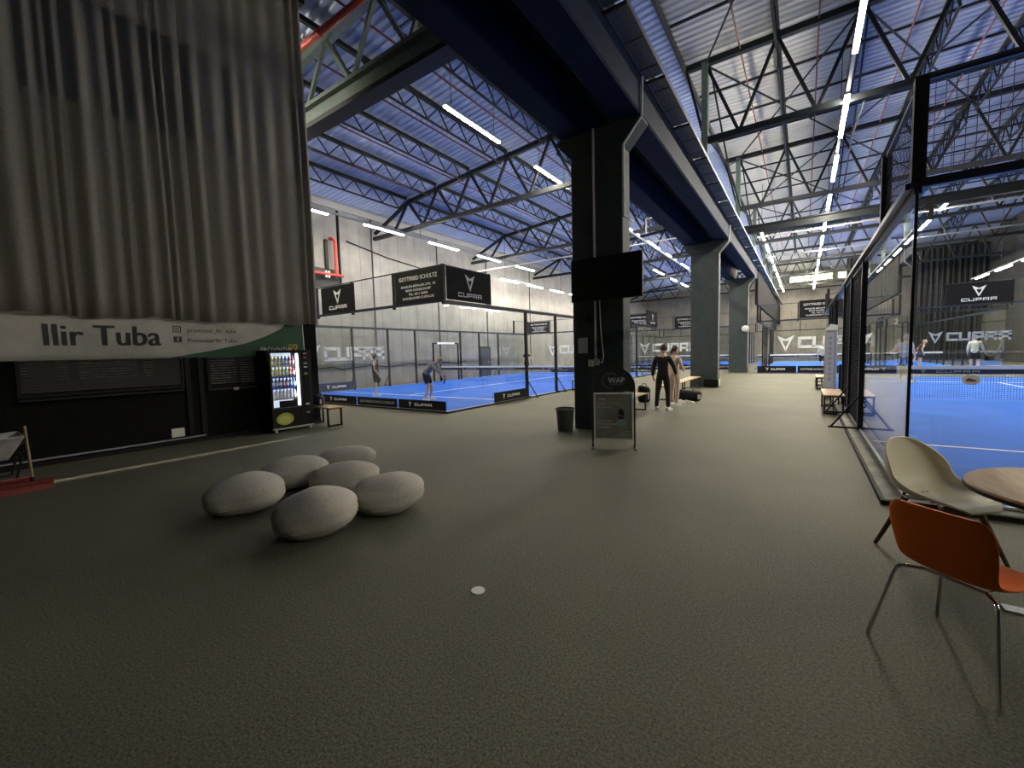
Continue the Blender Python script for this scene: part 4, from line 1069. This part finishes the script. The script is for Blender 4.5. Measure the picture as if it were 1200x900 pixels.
# ------------------------------------------------------------------ benches
def bench(cx, cy, L, rz, label, brace=False):
    t = thing('bench', label, 'bench', (cx, cy, 0), rz, 'wooden benches with black loop legs')
    obj('seat', MB().rbox(-.20, .20, -L/2, L/2, .425, .455, .006), 'wood', t)
    for s in (-1, 1):
        y = s*(L/2-.12)
        obj('leg', MB().bar((-.17, y, .425), (-.17, y, 0.012), .035).bar((.17, y, .425), (.17, y, .012), .035).bar((-.187, y, .0175), (.187, y, .0175), .035).bar((-.187, y, .41), (.187, y, .41), .03), 'black_metal', t)
        if brace: obj('brace', MB().bar((0, y, .06), (0, s*(L/2-.55), .42), .022).bar((-.12, y, .06), (.12, y, .06), .03), 'black_metal', t)
    return t
bench(-9.43, 5.70, 1.0, R90, 'short wooden bench beside the vending machine')
bench(-3.58, 10.05, 2.3, 0, 'wooden bench behind the black sign, beside the man in black')
bench(-3.6, 14.45, 2.0, 0, 'wooden bench behind the standing pair, before the long bench')
bench(-3.6, 16.95, 2.8, 0, 'long wooden bench before the second pillar')
bench(.59, 12.8, 1.7, 0, 'wooden bench along the right court fence, nearest one', True)
bench(.59, 19.4, 1.7, 0, 'wooden bench along the right court fence, farther one', True)
bench(-7.62, 16.3, 1.6, 0, 'wooden bench outside the left court beside the nearest pillar')

# ------------------------------------------------------------------ sign, bin, column
t = thing('pavement_sign', 'free standing black arched sign with framed grey poster', 'sign', (-2.55, 6.58, 0), math.atan2(.26, .62))
SW = .336
arch = [(-SW, 0, 0), (-SW, 0, 1.0)]+[(-SW*cos(pi*k/16), 0, 1.0+.325*sin(pi*k/16)) for k in range(1, 16)]+[(SW, 0, 1.0), (SW, 0, 0)]
obj('frame', MB().tube(arch, .014, 8), 'black_metal', t, True)
hd = obj('header', MB().prism([(-SW+.01, .93), (SW-.01, .93), (SW-.01, 1.0)]+[((SW-.012)*cos(pi*k/20), 1.0+.312*sin(pi*k/20)) for k in range(1, 20)]+[(-SW+.01, 1.0)], -.006, .006), 'sign_top', t)
m = MB(); [text_mb(m, 'WAP', .05+dx, 1.075+dz, .085, y0=-.012, y1=-.006, width=.26) for dx, dz in ((-.004, 0), (.004, 0), (0, .004), (0, -.004))]
obj('lettering', m, 'letter', hd)
m = MB(); text_mb(m, 'WE ARE PADEL', .05, 1.04, .018, y0=-.012, y1=-.006, width=.22); obj('small_lettering', m, 'letter_dim', hd)
m = MB()
for k in range(13):
    a = pi*(.30+1.25*k/12); r0, r1 = .115, .138
    ca, sa = cos(a), sin(a); cx, cz = -.04, 1.105
    m.prism([(cx+r0*cos(a-.05), cz+r0*sin(a-.05)), (cx+r1*cos(a-.05), cz+r1*sin(a-.05)), (cx+r1*cos(a+.05), cz+r1*sin(a+.05)), (cx+r0*cos(a+.05), cz+r0*sin(a+.05))], -.012, -.006)
obj('ring_mark', m.box(-.16, -.156, -.007, -.006, 1.1, 1.104), 'letter_dim', hd)
ps = obj('poster_frame', MB().box(-.315, -.29, -.012, .012, .13, .91).box(.29, .315, -.012, .012, .13, .91).box(-.29, .29, -.012, .012, .13, .155).box(-.29, .29, -.012, .012, .885, .91), 'poster_frame', t)
obj('poster', MB().box(-.29, .29, -.006, .006, .155, .885), 'poster', ps)
m = MB()
text_mb(m, 'WAP', -.235, .79, .034, 'LEFT', y0=-.008, y1=-.006)
obj('heading', m, 'letter', ps)
m = MB(); text_mb(m, 'Padel Training', -.262, .715, .042, 'LEFT', y0=-.008, y1=-.006, width=.38); text_mb(m, 'mit WAP', -.262, .65, .042, 'LEFT', y0=-.008, y1=-.006, width=.22)
obj('title', m, mat('poster_rose', (.62, .52, .46)), ps)
m = MB()
for k, (s, w_) in enumerate((('JETZT BUCHEN', .22), ('INFOS UND TERMINE', .30), ('AM EMPFANG', .19))): text_mb(m, s, -.25, .43-k*.05, .027, 'LEFT', y0=-.008, y1=-.006, width=w_)
for k, (s, w_) in enumerate((('Training', .11), ('Camps und Turniere', .17), ('Gruppen und Einzelstunden', .24))): text_mb(m, s, .265, .27-k*.035, .014, 'RIGHT', y0=-.008, y1=-.006, width=w_)
obj('body_text', m, 'letter', ps)
def flat(poly, c, nm): return obj(nm, MB().prism(poly, -.0085, -.006), mat('print_'+nm, c), ps)
flat([(.055, .37), (.185, .37), (.195, .46), (.165, .475), (.07, .47), (.05, .43)], (.30, .48, .52), 'printed_shorts')
flat([(.075, .472), (.165, .475), (.165, .60), (.14, .64), (.10, .64), (.075, .60)], (.03, .03, .03), 'printed_top')
flat([(.09, .645), (.145, .645), (.15, .70), (.125, .72), (.095, .71)], (.40, .30, .24), 'printed_head')
flat([(.07, .53), (.20, .49), (.20, .505), (.09, .56)], (.42, .31, .25), 'printed_arm')
flat([(.075, .28), (.10, .28), (.105, .37), (.075, .37)], (.36, .28, .23), 'printed_leg')
flat([(.145, .27), (.17, .28), (.18, .37), (.145, .37)], (.36, .28, .23), 'printed_leg')
for s in (-1, 1): obj('foot', MB().rbox(s*SW-.02, s*SW+.02, -.16, .16, 0, .012, .004), 'black_metal', t)

t = thing('waste_bin', 'grey plastic waste bin at the foot of the nearest pillar', 'bin', (-3.97, 7.60, 0))
obj('bucket', MB().lathe([(.0, .0), (.145, 0), (.15, .01), (.185, .43), (.19, .45), (.178, .45), (.142, .02), (0, .02)], 32), 'bin', t, True)
obj('rim', MB().lathe([(.182, .425), (.203, .425), (.205, .455), (.19, .465), (.176, .455), (.182, .425)], 32), 'bin_lid', t, True)
t = thing('padded_column', 'tall white wrapped column between the two right hand benches', 'column', (.66, 15.6, 0))
obj('wrap', MB().rbox(-.15, .15, -.09, .09, 0, 2.02, .05, 3), 'column_wrap', t)
obj('cap', MB().hexa([(-.15, -.1, 2.02), (.15, -.1, 2.02), (.15, .1, 2.02), (-.15, .1, 2.02), (-.02, -.06, 2.20), (.15, -.06, 2.16), (.15, .06, 2.16), (-.02, .06, 2.20)]), 'white_plastic', t)
m = MB()
for k in range(9): m.box(-.06, .02, -.106, -.1, .55+k*.15, .63+k*.15)
obj('print', m.box(-.022, -.018, -.104, -.1, .5, 1.95), 'letter_dim', t)
obj('label_strip', MB().box(-.12, .07, -.103, -.1, .35, 1.95), 'paper', t)

# ------------------------------------------------------------------ bags, shoes
def bag(label, loc, rz, L, Wd, Ht, m_='black'):
    t = thing('sports_bag', label, 'bag', loc, rz, 'dark bags beside the benches')
    me = MB().rbox(-L/2, L/2, -Wd/2, Wd/2, 0, Ht, min(Wd, Ht)*.35, 4)
    for v in me.bm.verts: v.co.z -= .03*sin(v.co.x*7)*(v.co.z > Ht*.5); v.co.y *= 1-.25*abs(v.co.x/(L/2))**3
    obj('body', me, m_, t, True)
    obj('handle', MB().tube([(-L*.2, 0, Ht*.95), (-L*.15, 0, Ht+.06), (L*.15, 0, Ht+.06), (L*.2, 0, Ht*.95)], .012), 'rubber', t)
    obj('patch', MB().rbox(L*.30, L*.42, -Wd/2-.004, -Wd/2+.03, Ht*.2, Ht*.6, .004), 'white_plastic', t)
    return t
bag('long black sports bag on the floor beside the man in black', (-2.88, 13.55, 0), .5, .80, .34, .34)
bag('black rucksack standing behind the bench beside the man in black', (-4.15, 11.9, 0), .1, .32, .26, .52)
bag('second black rucksack on the floor behind the first bench', (-3.98, 12.8, 0), .3, .36, .26, .50)
bag('dark blue bag on the short bench beside the vending machine', (-9.66, 5.70, .456), .4, .26, .20, .26, mat('navy_bag', (.03, .035, .08), .7))
def shoe_mb(m, x, y, rz, L=.28):
    prof = MB(); b = [(-.5, .045), (-.42, .05), (-.1, .04), (.25, .048), (.45, .035), (.5, .015)]
    for i in range(len(b)): pass
    t_ = bmesh.new(); tt = MB(); tt.bm.free(); tt.bm = t_
    rings = []
    for (u, hw), hgt_ in zip(b, (.085, .10, .085, .06, .045, .03)):
        yy = -u*L
        rings.append([t_.verts.new(p) for p in ((-hw, yy, .0), (hw, yy, .0), (hw*1.02, yy, hgt_*.5), (hw*.55, yy, hgt_), (-hw*.55, yy, hgt_), (-hw*1.02, yy, hgt_*.5))])
    for a, c in zip(rings, rings[1:]):
        for k in range(6): t_.faces.new([a[k], a[(k+1) % 6], c[(k+1) % 6], c[k]])
    t_.faces.new(rings[0][::-1]); t_.faces.new(rings[-1])
    m.absorb(t_, Matrix.Translation((x, y, 0)) @ Matrix.Rotation(rz, 4, 'Z')); return m
for k, (x, y, rz, lab) in enumerate(((-3.06, 12.93, .3, 'white trainer on the floor before the sports bag, left one'), (-2.90, 12.98, .9, 'white trainer on the floor before the sports bag, middle one'), (-2.70, 12.95, 1.6, 'white trainer on the floor before the sports bag, right one'))):
    t = thing('trainer', lab, 'shoe', (x, y, 0), rz, 'white trainers by the sports bag')
    obj('upper', shoe_mb(MB(), 0, 0, 0), 'white_plastic', t, True)
    obj('sole', MB().rbox(-.045, .045, -.15, .14, 0, .02, .008), 'letter', t)

# ------------------------------------------------------------------ people
def skin_mesh(V, E, root, sub=1):
    """V: list of (pos, radius)"""
    me = bpy.data.meshes.new('sk'); me.from_pydata([p for p, r in V], E, []); me.update()
    o = bpy.data.objects.new('sk', me); COL.objects.link(o)
    o.modifiers.new('s', 'SKIN').use_smooth_shade = True
    sub and setattr(o.modifiers.new('u', 'SUBSURF'), 'levels', sub)
    for i, (p, r) in enumerate(V):
        sv = me.skin_vertices[0].data[i]; rr = r if isinstance(r, tuple) else (r, r)
        sv.radius = rr; sv.use_root = (i == root)
    dg = bpy.context.evaluated_depsgraph_get(); dg.update()
    r = bpy.data.meshes.new_from_object(o.evaluated_get(dg)); bpy.data.objects.remove(o)
    for p in r.polygons: p.use_smooth = True
    return r
BASE = dict(pelvis=(0, 0, .95), belly=(0, .0, 1.10), chest=(0, .01, 1.27), top=(0, .015, 1.40), neck=(0, .01, 1.50), skull=(0, -.01, 1.57), head=(0, -.02, 1.645))
for s, k in ((-1, 'R'), (1, 'L')):
    BASE.update({'sh'+k: (s*.165, .01, 1.415), 'el'+k: (s*.225, .03, 1.14), 'wr'+k: (s*.235, -.03, .91), 'ha'+k: (s*.235, -.05, .84),
                 'hip'+k: (s*.085, 0, .90), 'kn'+k: (s*.10, -.01, .50), 'an'+k: (s*.10, .03, .09), 'to'+k: (s*.115, -.13, .035)})
def seg(V, E, pts, radii, start=None):
    idx = []
    for p, r in zip(pts, radii):
        V.append((tuple(p), r)); idx.append(len(V)-1)
    if start is not None: E.append((start, idx[0]))
    for a, b in zip(idx, idx[1:]): E.append((a, b))
    return idx
def lerp(a, b, f): return tuple(a[i]+(b[i]-a[i])*f for i in range(3))
def person(label, loc, rz, pose, top, bottom, shoes, hair, sleeve='long', legs='long', hairstyle='short', skin_c='skin', scale=1.0, group='people in the hall', build=1.0):
    J = dict(BASE); J.update(pose)
    t = thing('person', label, 'person', loc, rz, group); t.scale = (scale,)*3
    V, E = [], []
    b_ = build
    sp = seg(V, E, [J['pelvis'], J['belly'], J['chest'], J['top'], J['neck'], J['skull']], [.115*b_, .105*b_, .12*b_, .10*b_, .052, .055])
    for k in 'RL':
        a = seg(V, E, [J['sh'+k], J['el'+k], J['wr'+k], J['ha'+k]], [.058*b_, .042*b_, .027, .032], sp[3])
        d = (Vector(J['ha'+k])-Vector(J['wr'+k])).normalized(); f = Vector((0, -1, 0)); f = (f-d*f.dot(d)).normalized() if abs(f.dot(d)) < .95 else Vector((1, 0, 0))
        sd = d.cross(f)
        H0 = Vector(J['ha'+k])
        for q, L in zip((-1.5, -.5, .5, 1.5), (.055, .068, .072, .062)):
            seg(V, E, [H0+f*q*.016+d*.035, H0+f*q*.018+d*(.035+L*.6)+sd*.006, H0+f*q*.018+d*(.035+L)+sd*.018], [.009, .009, .008], a[3])
        W0 = Vector(J['wr'+k])
        seg(V, E, [W0+d*.03+f*.035, W0+d*.07+f*.055+sd*.01], [.011, .010], a[2])
        seg(V, E, [J['hip'+k], lerp(J['hip'+k], J['kn'+k], .5), J['kn'+k], lerp(J['kn'+k], J['an'+k], .35), J['an'+k], J['to'+k]], [.085*b_, .074*b_, .054*b_, .052*b_, .036, .030], sp[0])
    body = skin_mesh(V, E, 0)
    bm_ = MB(); bm_.add_mesh(body)
    hc = Vector(J['head']); nd = (hc-Vector(J['neck'])).normalized()
    up = nd; fw = Vector(pose.get('face', (0, -1, 0))); fw = (fw-up*fw.dot(up)).normalized(); rt = fw.cross(up)
    mt = Matrix(((rt.x, -fw.x, up.x, hc.x), (rt.y, -fw.y, up.y, hc.y), (rt.z, -fw.z, up.z, hc.z), (0, 0, 0, 1)))
    def hf(v):
        v = Vector(v); z = v.z/.118
        if z < -.2: v.x *= 1-.28*(-z-.2); v.y += -.012*(-z)
        if v.y < -.05 and abs(v.x) < .02 and -.35 < z < .1: v.y -= .018*(1-abs(v.x)/.02)
        if v.y < -.05 and .02 < abs(v.x) < .045 and .0 < z < .2: v.y += .008
        return v
    hm = MB().ell((0, 0, .005), (.084, .104, .130), 24, 18, hf)
    for s in (-1, 1): hm.ell((s*.077, .012, -.01), (.012, .024, .034), 8, 6)
    bm_.absorb(hm.bm, mt)
    obj('body', bm_.mesh('body', True), skin_c, t)
    # hair
    def hairf(v):
        v = Vector(v)
        if v.y < -.035 and v.z < .055: v = Vector((v.x*.82, v.y*.72, v.z))
        if v.z < -.05: v.z = -.05+(v.z+.05)*.25; v.x *= .93; v.y *= .93
        return v
    hb = MB().ell((0, .008, .018), (.094, .112, .132), 18, 14, hairf)
    if hairstyle == 'tail': hb.ell((0, .105, -.03), (.03, .035, .075), 10, 8)
    if hairstyle == 'bun': hb.ell((0, .09, .07), (.045, .045, .045), 10, 8)
    hh = MB(); hh.absorb(hb.bm, mt)
    obj('hair', hh, hair, t, True)
    # clothes follow the same joints a little further out
    V, E = [], []
    sp = seg(V, E, [J['pelvis'], J['belly'], J['chest'], J['top'], lerp(J['top'], J['neck'], .9)], [.142*b_, .128*b_, .142*b_, .122*b_, .072])
    for k in 'RL': seg(V, E, [lerp(J['hip'+k], J['kn'+k], .06 if legs == 'short' else .14)], [.112*b_], sp[0])
    for k in 'RL':
        if sleeve == 'none': seg(V, E, [J['sh'+k]], [.068*b_], sp[3])
        elif sleeve == 'short': seg(V, E, [J['sh'+k], lerp(J['sh'+k], J['el'+k], .62)], [.072*b_, .066*b_], sp[3])
        else: seg(V, E, [J['sh'+k], J['el'+k], lerp(J['el'+k], J['wr'+k], .9)], [.072*b_, .056*b_, .043], sp[3])
    obj('shirt', skin_mesh(V, E, 0), top, t)
    V, E = [], []
    sp = seg(V, E, [J['pelvis'], lerp(J['pelvis'], J['belly'], .9)], [.128*b_, .118*b_])
    for k in 'RL':
        if legs == 'long': seg(V, E, [J['hip'+k], lerp(J['hip'+k], J['kn'+k], .5), J['kn'+k], lerp(J['kn'+k], J['an'+k], .5), lerp(J['kn'+k], J['an'+k], 1.0)], [.10*b_, .088*b_, .070, .062, .056], sp[0])
        else: seg(V, E, [J['hip'+k], lerp(J['hip'+k], J['kn'+k], .45), lerp(J['hip'+k], J['kn'+k], .82)], [.102*b_, .094*b_, .088*b_], sp[0])
    obj('trousers' if legs == 'long' else 'shorts', skin_mesh(V, E, 0), bottom, t)
    for k in 'RL':
        a, o_ = Vector(J['an'+k]), Vector(J['to'+k]); d = o_-a; d.z = 0
        if d.length < .02: d = Vector((0, -.16, 0))
        ang = math.atan2(d.x, -d.y)
        m = shoe_mb(MB(), 0, 0, 0); me = m.mesh('s', True)
        c = a+d.normalized()*.065
        ob = obj('shoe', me, shoes, t, True)
        ob.location = (c.x, c.y, max(0, a.z-.09)); ob.rotation_euler = (0, 0, ang)
    return t
hair_dark = mat('brown_hair', (.035, .022, .014), .7, bump=.3, bscale=60); hair_blond = mat('blond_hair', (.42, .33, .20), .7); hair_grey = mat('grey_hair', (.5, .48, .44), .7)
c_black = mat('black_cloth', (.012, .012, .013), .85); c_white = mat('white_cloth', (.72, .70, .64), .85); c_blue = mat('light_blue_cloth', (.36, .47, .58), .85)
c_grey = mat('grey_cloth', (.36, .35, .34), .85); c_navy = mat('navy_cloth', (.022, .026, .06), .85); c_orange = mat('peach_cloth', (.75, .36, .16), .85); c_pink = mat('pale_pink_cloth', (.72, .55, .47), .85); c_shoe = mat('white_shoe', (.74, .74, .70), .6)
# pair by the bench
person('person in black jacket and trousers with white trainers, seen from behind', (-3.0, 11.22, 0), pi+.12,
       dict(elR=(-.29, .02, 1.16), wrR=(-.33, -.10, .95), haR=(-.345, -.14, .885), elL=(.25, .04, 1.14), wrL=(.26, -.02, .91), kneR=(0, 0, 0), hipR=(-.085, 0, .9), anR=(-.14, .02, .09), toR=(-.2, -.13, .035), anL=(.17, -.03, .09), toL=(.24, -.17, .035), knL=(.135, -.03, .5), knR=(-.125, -.01, .5), head=(-.01, -.03, 1.645), face=(.35, -1, -.15)),
       c_black, c_black, c_shoe, hair_dark, scale=.965, build=1.05)
person('person in pale pink top with dark tied hair, half hidden behind the person in black', (-2.98, 12.35, 0), pi-.5,
       dict(elR=(-.22, -.06, 1.16), wrR=(-.12, -.25, 1.08), haR=(-.07, -.30, 1.06), face=(-.3, -1, -.2)), c_pink, c_pink, c_shoe, hair_dark, sleeve='short', hairstyle='tail', scale=.94)
# left court players
def racket(label, loc, rot):
    t = thing('padel_racket', label, 'racket', loc, 0, 'padel rackets'); t.rotation_euler = rot; t.scale = (.9, .9, .9)
    obj('face', MB().prism([(.12*cos(2*pi*k/24), -.24+.135*sin(2*pi*k/24)) for k in range(24)], -.018, .018), 'black', t)
    obj('throat', MB().bar((-.05, 0, -.14), (-.012, 0, -.02), .02, .03).bar((.05, 0, -.14), (.012, 0, -.02), .02, .03), 'black', t)
    obj('grip', MB().tube([(0, 0, -.03), (0, 0, .12)], .016, 8), 'rubber', t)
person('woman in sleeveless black top and black shorts standing on the left court', (-14.1, 10.75, .03), pi*.75,
       dict(elR=(-.22, -.02, 1.15), wrR=(-.21, -.16, .95), haR=(-.2, -.2, .90), face=(.25, -1, 0)), c_black, c_black, c_shoe, hair_dark, sleeve='none', legs='short', hairstyle='bun', scale=.92)
racket('dark racket held low by the woman on the left court', (-13.98, 10.82, .86), (.3, .2, .9))
person('man in grey long sleeves and navy shorts bending forward on the left court', (-10.75, 10.45, .03), pi*.62,
       dict(pelvis=(0, .12, .91), belly=(0, .06, 1.05), chest=(0, -.08, 1.17), top=(0, -.20, 1.26), neck=(0, -.29, 1.31), skull=(0, -.34, 1.35), head=(0, -.40, 1.385), face=(0, -1, -.9),
            shR=(-.165, -.19, 1.26), elR=(-.2, -.37, 1.05), wrR=(-.17, -.50, .90), haR=(-.16, -.54, .85), shL=(.165, -.19, 1.26), elL=(.22, -.30, 1.03), wrL=(.18, -.40, .86), haL=(.17, -.44, .81),
            hipR=(-.085, .13, .86), hipL=(.085, .13, .86), knR=(-.15, -.04, .48), knL=(.13, -.02, .48), anR=(-.22, .10, .09), anL=(.2, .08, .09), toR=(-.26, -.06, .035), toL=(.25, -.08, .035)),
       c_grey, c_navy, c_shoe, hair_blond, legs='short', build=1.1)
racket('dark racket held by the bending man on the left court', (-10.28, 10.72, .83), (.2, -.9, 2.1))
person('distant player in dark shirt at the far side of the left court', (-16.4, 25.6, .03), .6, dict(elL=(.30, -.05, 1.2), wrL=(.36, -.25, 1.15), haL=(.37, -.31, 1.14)), c_black, c_black, c_shoe, hair_dark, sleeve='short', legs='short')
person('distant player in pale shirt on the far left court', (-11.6, 44, .03), .9, dict(), c_white, c_navy, c_shoe, hair_dark, sleeve='short', legs='short')
# right court players
person('man in light blue shirt and dark shorts reaching out on the right court', (3.28, 22.3, .06), pi*.82,
       dict(shL=(.17, -.02, 1.41), elL=(.40, -.16, 1.22), wrL=(.60, -.26, 1.12), haL=(.67, -.29, 1.10), elR=(-.24, 0, 1.15), wrR=(-.24, -.1, .93), anR=(-.22, .02, .09), toR=(-.28, -.14, .035), knR=(-.18, -.05, .5), anL=(.12, .02, .09)),
       c_blue, c_black, c_shoe, hair_grey, sleeve='short', legs='short', build=1.1, scale=1.05)
racket('dark racket in the outstretched hand on the right court', (2.62, 22.62, 1.18), (0, -1.2, .3))
person('player in white shirt and black shorts holding a dark racket behind the right court net', (7.15, 31.0, .04), pi*.9,
       dict(elR=(-.25, .0, 1.16), wrR=(-.31, -.1, .95), haR=(-.33, -.13, .9), anR=(-.16, .1, .09), knR=(-.13, -.05, .5)), c_white, c_black, c_shoe, hair_grey, sleeve='long', legs='short', build=1.1, scale=1.04)
racket('dark racket beside the player in white shirt', (7.52, 31.1, .88), (0, -.5, .4))
person('player in peach top far behind the right court glass', (4.75, 34.5, .04), pi*.8, dict(), c_orange, c_black, c_shoe, hair_blond, sleeve='short', legs='short')
person('player in dark vest bending far behind the right court net', (5.9, 35.6, .04), pi*.6, dict(shR=(-.165, -.10, 1.38), top=(0, -.10, 1.37), chest=(0, -.05, 1.25), neck=(0, -.15, 1.46), skull=(0, -.18, 1.52), head=(0, -.21, 1.58), shL=(.165, -.1, 1.38)), c_black, c_navy, c_shoe, hair_blond, sleeve='none', legs='short')
person('woman in white top and dark shorts standing with her back to the walkway end glass', (.92, 30.6, .04), pi, dict(), c_white, c_black, c_shoe, hair_blond, sleeve='long', legs='short', hairstyle='tail')
